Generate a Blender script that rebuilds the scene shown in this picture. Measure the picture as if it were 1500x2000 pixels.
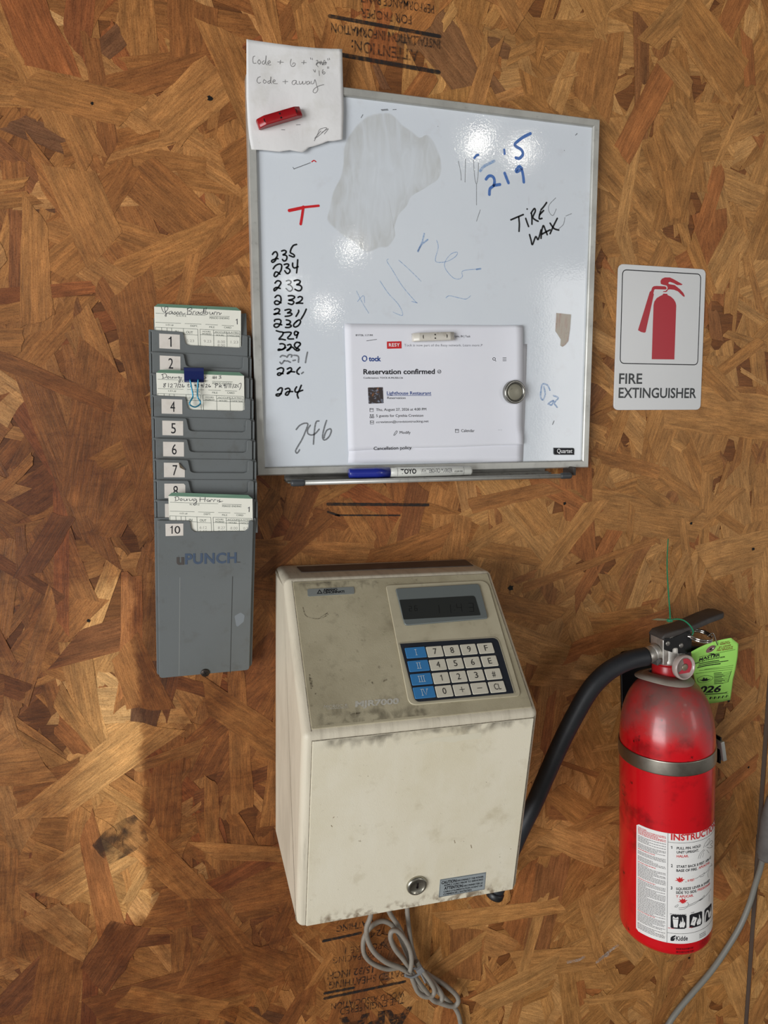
import bpy, bmesh, math, random
from mathutils import Vector, Matrix
from mathutils.geometry import tessellate_polygon
random.seed(7)
for o in list(bpy.data.objects): bpy.data.objects.remove(o)
sc = bpy.context.scene; COL = sc.collection
V3 = Vector; PI = math.pi

# ------------------------------------------------------------------ camera
F = 1375.0; D = 0.7716275; ZC = 1.50
YAW, PITCH, ROLL = -0.2780068, -0.1290477, 0.0041264
RC = (Matrix.Rotation(YAW, 3, 'Z') @ Matrix.Rotation(PITCH, 3, 'X') @ Matrix.Rotation(ROLL, 3, 'Y'))
CAM = V3((0, -D, ZC))
cd = bpy.data.cameras.new('camera'); cam = bpy.data.objects.new('camera', cd); COL.objects.link(cam)
cd.sensor_fit = 'HORIZONTAL'; cd.sensor_width = 36; cd.lens = F / 1500 * 36; cd.clip_start = 0.02
rx, ry, rz = RC.col[0], RC.col[1], RC.col[2]
M = Matrix(((rx[0], rz[0], -ry[0], CAM[0]), (rx[1], rz[1], -ry[1], CAM[1]), (rx[2], rz[2], -ry[2], CAM[2]), (0, 0, 0, 1)))
cam.matrix_world = M; sc.camera = cam

# ------------------------------------------------------------------ exposure, world, lights
vs = sc.view_settings
sc.display_settings.display_device = 'sRGB'
vs.view_transform = 'Standard'; vs.look = 'None'; vs.gamma = 1; vs.exposure = 0.09; vs.use_curve_mapping = False
sc.cycles.use_denoising = True
sc.cycles.max_bounces = 6
w = bpy.data.worlds.new('garage_interior'); sc.world = w; w.use_nodes = True
wn = w.node_tree.nodes; wl = w.node_tree.links; wn.clear()
wo = wn.new('ShaderNodeOutputWorld'); wb = wn.new('ShaderNodeBackground'); wr = wn.new('ShaderNodeValToRGB')
wt = wn.new('ShaderNodeTexCoord'); wx = wn.new('ShaderNodeSeparateXYZ'); wm = wn.new('ShaderNodeMapRange')
wl.new(wt.outputs['Generated'], wx.inputs[0]); wl.new(wx.outputs[2], wm.inputs[0])
wm.inputs[1].default_value = -1; wm.inputs[2].default_value = 1
wl.new(wm.outputs[0], wr.inputs[0]); wl.new(wr.outputs[0], wb.inputs[0]); wl.new(wb.outputs[0], wo.inputs[0])
WORLD_STRENGTH = 0.34
e = wr.color_ramp.elements
e[0].position = 0.0; e[0].color = (0.62, 0.58, 0.54, 1)
e[1].position = 1.0; e[1].color = (0.10, 0.095, 0.09, 1)
x_ = e.new(0.47); x_.color = (1.0, 1.0, 1.0, 1)
x_ = e.new(0.60); x_.color = (0.55, 0.54, 0.52, 1)
x_ = e.new(0.72); x_.color = (0.18, 0.17, 0.16, 1)
wb.inputs[1].default_value = WORLD_STRENGTH

def area(name, loc, target, sx, sy, power, col=(1, 1, 1), shape='RECTANGLE'):
    l = bpy.data.lights.new(name, 'AREA'); l.shape = shape; l.size = sx; l.size_y = sy; l.energy = power; l.color = col
    o = bpy.data.objects.new(name, l); COL.objects.link(o); o.location = loc
    o.rotation_euler = (V3(target) - V3(loc)).to_track_quat('-Z', 'Y').to_euler(); return o
area('bay_door_daylight', (-2.9, -2.5, 1.10), (0.25, 0, 1.3), 2.2, 2.0, 128, (0.96, 0.98, 1.0))
area('shop_window', (2.65, -3.4, 1.75), (0.35, 0, 1.4), .7, 1.4, 12, (1.0, 0.98, 0.95))
for i_, (x_p, d_p, sz) in enumerate((((1012, 300), 2.9, .075), ((930, 284), 2.9, .085), ((686, 488), 3.3, .065), ((634, 606), 3.6, .07), ((567, 557), 3.4, .05))):
    g_ = RC @ V3(((x_p[0] - 750) / F, 1, (1000 - x_p[1]) / F)); hp_ = CAM + g_ * (D / g_[1]); r_ = V3((g_[0], -g_[1], g_[2])).normalized()
    area('ceiling_lamp', hp_ + r_ * d_p, hp_, sz, sz, 1.6 * (sz / .13) ** 2, (1, .95, .84), 'DISK')

# ------------------------------------------------------------------ pixel -> ray helpers (measuring the photograph)
def ray(px, py): return (RC @ V3(((px - 750) / F, 1, (1000 - py) / F)))
def P(px, py, d=0.0):
    g = ray(px, py); t = (D - d) / g[1]; return CAM + g * t

def lin(c): return tuple(((x / 255) / 12.92 if x / 255 <= 0.04045 else ((x / 255 + 0.055) / 1.055) ** 2.4) for x in c)

class Plane:
    def __init__(s, O, U, V):
        s.O = V3(O); s.U = V3(U).normalized(); s.V = V3(V).normalized(); s.N = s.U.cross(s.V).normalized()
    def hit(s, px, py):
        g = ray(px, py); t = (s.O - CAM).dot(s.N) / g.dot(s.N); q = CAM + g * t - s.O
        return (q.dot(s.U), q.dot(s.V))
    def pt(s, u, v, h=0.0): return s.O + s.U * u + s.V * v + s.N * h
def wallplane(d, a=0.0):
    return Plane((0, -d, ZC), (math.cos(a), 0, math.sin(a)), (-math.sin(a), 0, math.cos(a)))
class Cyl:
    def __init__(s, base, axis, R):
        s.B = V3(base); s.A = V3(axis).normalized(); s.R = R
        s.E2 = (V3((0, -1, 0)) - s.A * V3((0, -1, 0)).dot(s.A)).normalized(); s.E1 = s.E2.cross(s.A) * -1
        if s.E1[0] < 0: s.E1 = -s.E1
    def hit(s, px, py):
        g = ray(px, py); o = CAM - s.B; g2 = g - s.A * g.dot(s.A); o2 = o - s.A * o.dot(s.A)
        a = g2.dot(g2); b = 2 * g2.dot(o2); c = o2.dot(o2) - s.R ** 2; disc = max(b * b - 4 * a * c, 0)
        t = (-b - math.sqrt(disc)) / (2 * a); q = o + g * t
        return (math.atan2(q.dot(s.E1), q.dot(s.E2)) * s.R, q.dot(s.A))
    def pt(s, u, v, h=0.0):
        th = u / s.R; return s.B + s.A * v + (s.E1 * math.sin(th) + s.E2 * math.cos(th)) * (s.R + h)
class Sheet:
    """a gently curved sheet: plane plus a small out-of-plane bow h(u,v)"""
    def __init__(s, pl, f): s.p = pl; s.f = f; s.N = pl.N
    def hit(s, px, py): return s.p.hit(px, py)
    def pt(s, u, v, h=0.0): return s.p.pt(u, v, h + s.f(u, v))

# ------------------------------------------------------------------ mesh builder
class MB:
    def __init__(s): s.v = []; s.f = []; s.sm = []
    def add(s, vs_, fs, smooth=False):
        b = len(s.v); s.v += [V3(q) for q in vs_]; s.f += [tuple(i + b for i in q) for q in fs]; s.sm += [smooth] * len(fs); return s
    def build(s, name, mat, parent=None, label=None, solid=0, sharp=None):
        me = bpy.data.meshes.new(name); o = bpy.data.objects.new(name, me); COL.objects.link(o)
        if parent is not None:
            org = V3(parent['_o']); o.parent = parent
        else:
            xs = [q[0] for q in s.v]; ys = [q[1] for q in s.v]; zs = [q[2] for q in s.v]
            org = V3(((min(xs) + max(xs)) / 2, max(ys), min(zs))); o.location = org
        o['_o'] = list(org)
        me.from_pydata([tuple(q - org) for q in s.v], [], s.f)
        me.polygons.foreach_set('use_smooth', s.sm)
        me.materials.append(mat); me.validate(); me.update()
        if parent is not None:
            wp = V3((0, 0, 0)); q = parent
            if parent.type == 'MESH': pass
        if label: o['label'] = label
        if solid:
            m = o.modifiers.new('thick', 'SOLIDIFY'); m.thickness = solid; m.offset = -1
        return o
def thing(name, label, cat, loc, group=None):
    o = bpy.data.objects.new(name, None); COL.objects.link(o); o.location = loc; o.empty_display_size = 0.02
    o['_o'] = list(loc); o['label'] = label; o['category'] = cat
    if group: o['group'] = group
    return o
def tag(o, label, cat, group=None):
    o['label'] = label; o['category'] = cat
    if group: o['group'] = group
    return o
def struct(o): o['kind'] = 'structure'; return o

# ---- 2-D outline tools
def area2(p): return 0.5 * sum(p[i][0] * p[(i + 1) % len(p)][1] - p[(i + 1) % len(p)][0] * p[i][1] for i in range(len(p)))
def ccw(p): return p if area2(p) > 0 else p[::-1]
def fillet(poly, r, n=5):
    out = []; N = len(poly)
    rs = r if isinstance(r, (list, tuple)) else [r] * N
    for i in range(N):
        a = Vector(poly[i - 1]); b = Vector(poly[i]); c = Vector(poly[(i + 1) % N]); R = rs[i]
        if R <= 0: out.append(tuple(b)); continue
        u = (a - b); w_ = (c - b); lu, lw = u.length, w_.length; u.normalize(); w_.normalize()
        cosv = max(-0.9999, min(0.9999, u.dot(w_))); ang = math.acos(cosv); t = R / math.tan(ang / 2)
        t = min(t, 0.48 * lu, 0.48 * lw)
        p0 = b + u * t; p1 = b + w_ * t
        for k in range(n + 1):
            s_ = k / n; out.append(tuple(p0 * (1 - s_) ** 2 + b * 2 * s_ * (1 - s_) + p1 * s_ ** 2))
    return out
def inset(poly, d):
    N = len(poly); out = []
    for i in range(N):
        a = Vector(poly[i - 1]); b = Vector(poly[i]); c = Vector(poly[(i + 1) % N])
        e1 = (b - a); e2 = (c - b)
        if e1.length < 1e-9: e1 = e2
        if e2.length < 1e-9: e2 = e1
        e1.normalize(); e2.normalize(); n1 = Vector((-e1[1], e1[0])); n2 = Vector((-e2[1], e2[0]))
        m = n1 + n2
        if m.length < 1e-6: m = n1
        m.normalize(); k = d / max(0.35, m.dot(n1)); out.append(tuple(b + m * k))
    return out
def prism(mb, surf, poly, h0, h1, ch=0.0, back=False):
    """extrude a surf-space outline from h0 to h1 with an optional chamfer"""
    p = ccw(poly); n = len(p); rings = [[surf.pt(u, v, h0) for u, v in p]]
    if ch > 0:
        for k in (0, 1, 2):
            t = k / 2 * PI / 2
            q = inset(p, ch * (1 - math.cos(t))); rings.append([surf.pt(u, v, h1 - ch + ch * math.sin(t)) for u, v in q])
    else: rings.append([surf.pt(u, v, h1) for u, v in p])
    vs_ = [q for r in rings for q in r]; fs = []; L = len(rings)
    for j in range(L - 1):
        for i in range(n):
            a = j * n + i; b = j * n + (i + 1) % n; fs.append((a, b, b + n, a + n))
    b0 = len(mb.v)
    mb.add(vs_, fs, ch > 0)
    mb.add([], []) ; top = tuple((L - 1) * n + i for i in range(n))
    mb.f.append(tuple(b0 + i for i in top)); mb.sm.append(False)
    mb.f.append(tuple(b0 + i for i in reversed(range(n)))); mb.sm.append(False)
    return mb
def flat(mb, surf, poly, h):
    p = ccw(poly); b = len(mb.v); mb.v += [surf.pt(u, v, h) for u, v in p]; mb.f.append(tuple(range(b, b + len(p)))); mb.sm.append(False); return mb
def hits(surf, pts): return [surf.hit(*q) for q in pts]
def Z(pts, ox, oy, s): return [(ox + x / s, oy + y / s) for x, y in pts]
def catmull(p, n=5):
    if len(p) < 3: return list(p)
    out = []
    for i in range(len(p) - 1):
        p0 = p[max(i - 1, 0)]; p1 = p[i]; p2 = p[i + 1]; p3 = p[min(i + 2, len(p) - 1)]
        for k in range(n):
            t = k / n
            out.append(tuple(0.5 * (2 * b + (c - a) * t + (2 * a - 5 * b + 4 * c - d) * t * t + (3 * b - a - 3 * c + d) * t ** 3) for a, b, c, d in zip(p0, p1, p2, p3)))
    out.append(tuple(p[-1])); return out
def ribbon(mb, surf, uv, wd, h, smooth=True, closed=False):
    p = catmull(uv) if smooth else list(uv)
    q = [p[0]]
    for a in p[1:]:
        if math.hypot(a[0] - q[-1][0], a[1] - q[-1][1]) > 1e-6: q.append(a)
    p = q; r = wd / 2
    if len(p) == 1:
        return flat(mb, surf, [(p[0][0] + r * math.cos(t * PI / 5), p[0][1] + r * math.sin(t * PI / 5)) for t in range(10)], h)
    L, Rr = [], []
    for i in range(len(p)):
        a = p[max(i - 1, 0)]; b = p[min(i + 1, len(p) - 1)]; dx, dy = b[0] - a[0], b[1] - a[1]; l = math.hypot(dx, dy) or 1e-9
        nx, ny = -dy / l * r, dx / l * r
        L.append((p[i][0] + nx, p[i][1] + ny)); Rr.append((p[i][0] - nx, p[i][1] - ny))
    n = len(p)
    mb.add([surf.pt(u, v, h) for u, v in L + Rr], [(i + n, i + n + 1, i + 1, i) for i in range(n - 1)])
    for c, o_ in ((p[0], p[1]), (p[-1], p[-2])):      # round ends
        a0 = math.atan2(c[1] - o_[1], c[0] - o_[0])
        flat(mb, surf, [(c[0] + r * math.cos(a0 - PI / 2 + k * PI / 6), c[1] + r * math.sin(a0 - PI / 2 + k * PI / 6)) for k in range(7)], h)
    return mb
def strokes(mb, surf, lines, wpx, h, smooth=True):
    for ln in lines:
        uv = hits(surf, ln); a = surf.hit(*ln[0]); b = surf.hit(ln[0][0] + 10, ln[0][1]); k = math.hypot(a[0] - b[0], a[1] - b[1]) / 10
        ribbon(mb, surf, uv, wpx * k, h, smooth)
    return mb
_tc = {}
def textmesh(s, bold=0.0, spacing=1.0):
    key = (s, bold, spacing)
    if key in _tc: return _tc[key]
    cu = bpy.data.curves.new('t', 'FONT'); cu.body = s; cu.size = 1; cu.resolution_u = 3; cu.offset = bold; cu.space_character = spacing
    o = bpy.data.objects.new('t', cu); COL.objects.link(o)
    dg = bpy.context.evaluated_depsgraph_get(); me = o.evaluated_get(dg).to_mesh()
    vs_ = [(v.co[0], v.co[1]) for v in me.vertices]; fs = [tuple(p.vertices) for p in me.polygons]
    o.evaluated_get(dg).to_mesh_clear(); bpy.data.objects.remove(o); bpy.data.curves.remove(cu)
    _tc[key] = (vs_, fs); return _tc[key]
CAPH = None
def text(mb, surf, s, p0, p1, hpx, h, bold=0.0, shear=0.0, spacing=1.0, uvmode=False, hm=None):
    """lettering whose baseline runs from p0 to p1, capitals hpx tall"""
    global CAPH
    if CAPH is None: CAPH = max(v[1] for v in textmesh('H')[0])
    vs_, fs = textmesh(s, bold, spacing)
    if not vs_: return mb
    x0 = min(v[0] for v in vs_); x1 = max(v[0] for v in vs_)
    a = V3((*(p0 if uvmode else surf.hit(*p0)), 0)); b = V3((*(p1 if uvmode else surf.hit(*p1)), 0))
    if hm is None:
        c = V3((*surf.hit(p0[0], p0[1] - hpx), 0)); H = (c - a).length
    else: H = hm
    ex = (b - a); L = ex.length; ex.normalize(); ey = V3((-ex[1], ex[0], 0))
    out = []
    for x, y in vs_:
        q = a + ex * ((x - x0) / (x1 - x0) * L + shear * y / CAPH * H) + ey * (y / CAPH * H); out.append(surf.pt(q[0], q[1], h))
    mb.add(out, fs); return mb
def one(mb, surf, u, v, hgt, h, wk=.11):
    w_ = hgt * wk; return flat(mb, surf, [(u - w_, v), (u, v), (u, v + hgt), (u - w_ * .8, v + hgt), (u - w_ * 1.4, v + hgt * .86), (u - w_ * 2.6, v + hgt * .80), (u - w_ * 2.6, v + hgt * .72), (u - w_, v + hgt * .74)], h)
def frame_of(t):
    t = t.normalized(); a = V3((0, 0, 1)) if abs(t[2]) < 0.9 else V3((1, 0, 0)); n = t.cross(a).normalized(); return n, t.cross(n).normalized()
def tube(mb, pts, r, seg=12, smoothpath=True, caps=True):
    p = [V3(q) for q in (catmull([tuple(q) for q in pts], 6) if smoothpath else pts)]
    rs = r if callable(r) else (lambda t: r)
    n0 = None; rings = []
    for i in range(len(p)):
        t = (p[min(i + 1, len(p) - 1)] - p[max(i - 1, 0)])
        if n0 is None: n0, b0 = frame_of(t)
        t.normalize(); n0 = (n0 - t * n0.dot(t)).normalized(); b0 = t.cross(n0)
        rr = rs(i / (len(p) - 1)); rings.append([p[i] + (n0 * math.cos(2 * PI * k / seg) + b0 * math.sin(2 * PI * k / seg)) * rr for k in range(seg)])
    vs_ = [q for g in rings for q in g]; fs = []
    for j in range(len(rings) - 1):
        for k in range(seg):
            a = j * seg + k; b = j * seg + (k + 1) % seg; fs.append((a, b, b + seg, a + seg))
    b = len(mb.v); mb.add(vs_, fs, True)
    if caps:
        mb.f.append(tuple(b + k for k in reversed(range(seg)))); mb.sm.append(False)
        e_ = b + (len(rings) - 1) * seg; mb.f.append(tuple(e_ + k for k in range(seg))); mb.sm.append(False)
    return mb
def lathe(mb, O, A, prof, seg=48, close=False):
    A = V3(A).normalized(); n, b = frame_of(A); O = V3(O); vs_ = []; fs = []
    for r, hh in prof:
        for k in range(seg): vs_.append(O + A * hh + (n * math.cos(2 * PI * k / seg) + b * math.sin(2 * PI * k / seg)) * r)
    for j in range(len(prof) - 1):
        for k in range(seg):
            a_ = j * seg + k; c_ = j * seg + (k + 1) % seg; fs.append((a_, c_, c_ + seg, a_ + seg))
    mb.add(vs_, fs, True)
    B = len(mb.v) - len(vs_)
    if prof[0][0] > 1e-6 and not close: mb.f.append(tuple(B + k for k in reversed(range(seg)))); mb.sm.append(False)
    if prof[-1][0] > 1e-6 and not close: mb.f.append(tuple(B + (len(prof) - 1) * seg + k for k in range(seg))); mb.sm.append(False)
    return mb
def box(mb, c, ex, ey, ez, bev=0.0):
    """box from centre and three half-axis vectors"""
    c, ex, ey, ez = V3(c), V3(ex), V3(ey), V3(ez); bm = bmesh.new(); bmesh.ops.create_cube(bm, size=2)
    lx, ly, lz = ex.length, ey.length, ez.length
    for v in bm.verts: v.co = V3((v.co[0] * lx, v.co[1] * ly, v.co[2] * lz))
    if bev: bmesh.ops.bevel(bm, geom=bm.edges[:], offset=bev, segments=3, affect='EDGES', profile=0.6)
    ux, uy, uz = ex.normalized(), ey.normalized(), ez.normalized()
    bm.verts.index_update()
    mb.add([c + ux * v.co[0] + uy * v.co[1] + uz * v.co[2] for v in bm.verts], [[v.index for v in f.verts] for f in bm.faces], bev > 0)
    bm.free(); return mb
def coons(top, bot, left, right, n, m):
    """pixel grid from four boundary polylines"""
    def at(l, t):
        L = len(l) - 1; x = t * L; i = min(int(x), L - 1); f = x - i
        return (l[i][0] * (1 - f) + l[i + 1][0] * f, l[i][1] * (1 - f) + l[i + 1][1] * f)
    g = []
    for j in range(m + 1):
        t = j / m; row = []
        for i in range(n + 1):
            s = i / n; T = at(top, s); B = at(bot, s); L = at(left, t); R = at(right, t)
            row.append(tuple((1 - t) * T[k] + t * B[k] + (1 - s) * L[k] + s * R[k] - ((1 - s) * (1 - t) * top[0][k] + s * (1 - t) * top[-1][k] + (1 - s) * t * bot[0][k] + s * t * bot[-1][k]) for k in (0, 1)))
        g.append(row)
    return g
def sheetmesh(mb, surf, g):
    n = len(g[0]); b = [surf.pt(*surf.hit(*q)) for r in g for q in r]
    mb.add(b, [(j * n + i, (j + 1) * n + i, (j + 1) * n + i + 1, j * n + i + 1) for j in range(len(g) - 1) for i in range(n - 1)], True); return mb

# ------------------------------------------------------------------ materials
def nodes(m):
    m.use_nodes = True; nt = m.node_tree; return nt.nodes, nt.links, nt.nodes['Principled BSDF']
def mat(name, col, rough=0.5, metal=0.0, spec=0.5, coat=0.0, mottle=None, bump=None, rvar=0.0):
    """mottle = list of (scale, amount, colour, lo, hi); bump = (scale, distance)"""
    m = bpy.data.materials.new(name); N, L, b = nodes(m)
    b.inputs['Base Color'].default_value = (*lin(col), 1); b.inputs['Roughness'].default_value = rough
    b.inputs['Metallic'].default_value = metal; b.inputs['Specular IOR Level'].default_value = spec
    if coat: b.inputs['Coat Weight'].default_value = coat; b.inputs['Coat Roughness'].default_value = 0.08
    tc = N.new('ShaderNodeTexCoord')
    cur = None
    for i, (scl, amt, c2, lo, hi) in enumerate(mottle or []):
        nz = N.new('ShaderNodeTexNoise'); nz.inputs['Detail'].default_value = 6; nz.inputs['Roughness'].default_value = 0.62
        if isinstance(scl, (tuple, list)):
            mp = N.new('ShaderNodeMapping'); mp.inputs['Scale'].default_value = scl; L.new(tc.outputs['Object'], mp.inputs[0]); L.new(mp.outputs[0], nz.inputs['Vector']); nz.inputs['Scale'].default_value = 1
        else:
            nz.inputs['Scale'].default_value = scl; L.new(tc.outputs['Object'], nz.inputs['Vector'])
        mr = N.new('ShaderNodeMapRange'); mr.inputs[1].default_value = lo; mr.inputs[2].default_value = hi; mr.inputs[4].default_value = amt
        L.new(nz.outputs[0], mr.inputs[0])
        mx = N.new('ShaderNodeMix'); mx.data_type = 'RGBA'
        if cur is None: mx.inputs[6].default_value = (*lin(col), 1)
        else: L.new(cur, mx.inputs[6])
        mx.inputs[7].default_value = (*lin(c2), 1); L.new(mr.outputs[0], mx.inputs[0]); cur = mx.outputs[2]
    if cur is not None: L.new(cur, b.inputs['Base Color'])
    if rvar:
        nz = N.new('ShaderNodeTexNoise'); nz.inputs['Scale'].default_value = 35; L.new(tc.outputs['Object'], nz.inputs['Vector'])
        mr = N.new('ShaderNodeMapRange'); mr.inputs[1].default_value = 0.3; mr.inputs[2].default_value = 0.7; mr.inputs[3].default_value = max(0.02, rough - rvar); mr.inputs[4].default_value = rough + rvar
        L.new(nz.outputs[0], mr.inputs[0]); L.new(mr.outputs[0], b.inputs['Roughness'])
    if bump:
        nz = N.new('ShaderNodeTexNoise'); nz.inputs['Scale'].default_value = bump[0]; nz.inputs['Detail'].default_value = 3; L.new(tc.outputs['Object'], nz.inputs['Vector'])
        bp = N.new('ShaderNodeBump'); bp.inputs['Distance'].default_value = bump[1]; L.new(nz.outputs[0], bp.inputs['Height']); L.new(bp.outputs[0], b.inputs['Normal'])
    return m
def ink(name, col, alpha=1.0, worn=0.0, scale=400, rough=0.6):
    m = bpy.data.materials.new(name); N, L, b = nodes(m)
    b.inputs['Base Color'].default_value = (*lin(col), 1); b.inputs['Roughness'].default_value = rough; b.inputs['Specular IOR Level'].default_value = 0.3
    if alpha < 1 or worn > 0:
        tc = N.new('ShaderNodeTexCoord'); nz = N.new('ShaderNodeTexNoise'); nz.inputs['Scale'].default_value = scale; nz.inputs['Detail'].default_value = 4
        L.new(tc.outputs['Object'], nz.inputs['Vector']); mr = N.new('ShaderNodeMapRange')
        mr.inputs[1].default_value = 0.5 - 0.25 + worn * 0.2; mr.inputs[2].default_value = 0.62 if worn else 0.3
        mr.inputs[3].default_value = alpha * (1 - worn); mr.inputs[4].default_value = alpha
        L.new(nz.outputs[0], mr.inputs[0]); L.new(mr.outputs[0], b.inputs['Alpha'])
    return m

BLACK = ink('black_print', (32, 32, 36)); GREYPRINT = ink('grey_print', (150, 150, 156)); DARKGREY = ink('dark_grey_print', (78, 78, 84))
REDPRINT = ink('red_print', (205, 45, 48)); BLUEPRINT = ink('blue_print', (38, 70, 140)); WHITEPRINT = ink('white_print', (240, 240, 240))
PENCIL = ink('pencil', (120, 118, 118), 0.9, 0.25, 900)
MARKER = ink('black_marker', (22, 24, 26), 1, 0, rough=0.35); MARKERGREY = ink('dry_black_marker', (120, 122, 124), 0.9, 0.45, 700)
MARKERBLUE = ink('blue_marker', (70, 118, 192), 0.9, 0.3, 500); MARKERPALE = ink('wiped_blue_marker', (120, 165, 215), 0.5, 0.5, 500)
MARKERRED = ink('red_marker', (212, 32, 38), 0.97, 0.1, 500); CARDGREEN = ink('card_green_print', (88, 112, 92)); PENINK = ink('pen_ink', (60, 60, 68))
BEIGE = mat('beige_enamel', (230, 221, 198), 0.5, mottle=[(9, 0.5, (212, 200, 166), 0.45, 0.7), (38, 0.4, (176, 160, 124), 0.58, 0.75), ((60, 60, 14), 0.35, (235, 228, 208), 0.5, 0.7), (300, 0.35, (120, 105, 80), 0.66, 0.74)], bump=(900, 0.00012))
BEIGESIDE = mat('beige_enamel_side', (218, 208, 186), 0.5, mottle=[((120, 20, 6), 0.55, (176, 166, 146), 0.45, 0.7), ((90, 90, 9), 0.6, (120, 112, 100), 0.62, 0.78)], bump=(900, 0.00015))
BEIGEDIRTY = mat('grimy_beige_enamel', (186, 176, 148), 0.55, mottle=[(11, 0.7, (150, 139, 112), 0.4, 0.65), (30, 0.6, (112, 102, 82), 0.56, 0.74), (160, 0.5, (96, 86, 68), 0.62, 0.75)], bump=(800, 0.00012))
ALU = mat('brushed_aluminium', (196, 195, 188), 0.42, 0.45, mottle=[((25, 25, 25), 0.5, (150, 148, 142), 0.45, 0.7), (200, 0.3, (110, 108, 104), 0.6, 0.75)])
STEEL = mat('worn_steel', (214, 210, 202), 0.42, .8, mottle=[(90, 0.5, (130, 124, 114), 0.45, 0.7)], rvar=0.08)
CHROME = mat('polished_steel', (205, 200, 194), 0.14, 1.0)
BLACKPL = mat('black_plastic', (26, 27, 29), 0.42, mottle=[(60, 0.5, (62, 58, 54), 0.5, 0.75)])
BLACKMETAL = mat('black_painted_steel', (16, 16, 17), 0.35, mottle=[(80, 0.3, (60, 58, 54), 0.6, 0.75)])
DUSTYBLACK = mat('dusty_black_plastic', (66, 60, 56), 0.6, mottle=[(60, 0.6, (40, 38, 37), 0.45, 0.7)])
RACKGREY = mat('grey_rack_plastic', (106, 110, 110), 0.5, mottle=[(14, 0.5, (98, 100, 96), 0.45, 0.7), (40, 0.5, (84, 80, 72), 0.58, 0.75), (130, 0.4, (66, 64, 62), 0.66, 0.74)], bump=(700, 0.00006))
PAPER = mat('white_paper', (234, 234, 240), 0.75, mottle=[(18, 0.15, (222, 224, 234), 0.4, 0.6)])
NOTEPAPER = mat('soiled_note_paper', (232, 230, 228), 0.8, mottle=[(26, 0.6, (206, 202, 192), 0.5, 0.7), (70, 0.55, (166, 156, 128), 0.66, 0.78)], bump=(60, 0.0006))
CARDSTOCK = mat('cream_card', (240, 238, 224), 0.7, mottle=[(20, 0.2, (228, 226, 212), 0.4, 0.6)])
GREENEDGE = mat('green_card_edge', (104, 138, 116), 0.7, mottle=[((20, 20, 260), 0.5, (140, 168, 146), 0.5, 0.7)])
REDPAINT = mat('red_gloss_paint', (196, 12, 24), 0.25, coat=0.6, mottle=[(26, 0.75, (120, 8, 16), 0.6, 0.7), (90, 0.85, (46, 12, 14), 0.67, 0.74)], rvar=0.06)
REDPL = mat('red_plastic', (168, 26, 32), 0.3, mottle=[(40, 0.5, (130, 20, 28), 0.45, 0.7)])
RUBBER = mat('black_rubber_hose', (38, 40, 44), 0.5, mottle=[(30, 0.4, (58, 58, 60), 0.5, 0.7)], bump=(300, 0.0001))
CORDGREY = mat('grey_cord_rubber', (142, 134, 122), 0.55, mottle=[(60, 0.5, (112, 104, 92), 0.5, 0.7)])
SIGNWHITE = mat('white_sign_plastic', (212, 212, 211), 0.25, mottle=[(30, 0.25, (208, 208, 206), 0.5, 0.7)])
SIGNRED = ink('sign_red', (176, 32, 46), rough=0.3)
LABELWHITE = mat('white_sticker', (236, 234, 230), 0.4, mottle=[(40, 0.35, (200, 192, 176), 0.62, 0.75)])
NUMLABEL = mat('cream_number_sticker', (222, 214, 204), 0.6, mottle=[(90, 0.4, (196, 184, 170), 0.5, 0.7)])
TAGGREEN = mat('lime_tag_card', (170, 234, 108), 0.7)
BLUEPL = mat('blue_plastic', (34, 46, 140), 0.25, coat=0.3)
NAVY = mat('navy_enamel', (22, 34, 88), 0.3)
CABLE = mat('grey_cable', (126, 124, 116), 0.5)
DARKSEAM = ink('seam_dirt', (96, 88, 74), 0.8, 0.4, 300)

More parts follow.
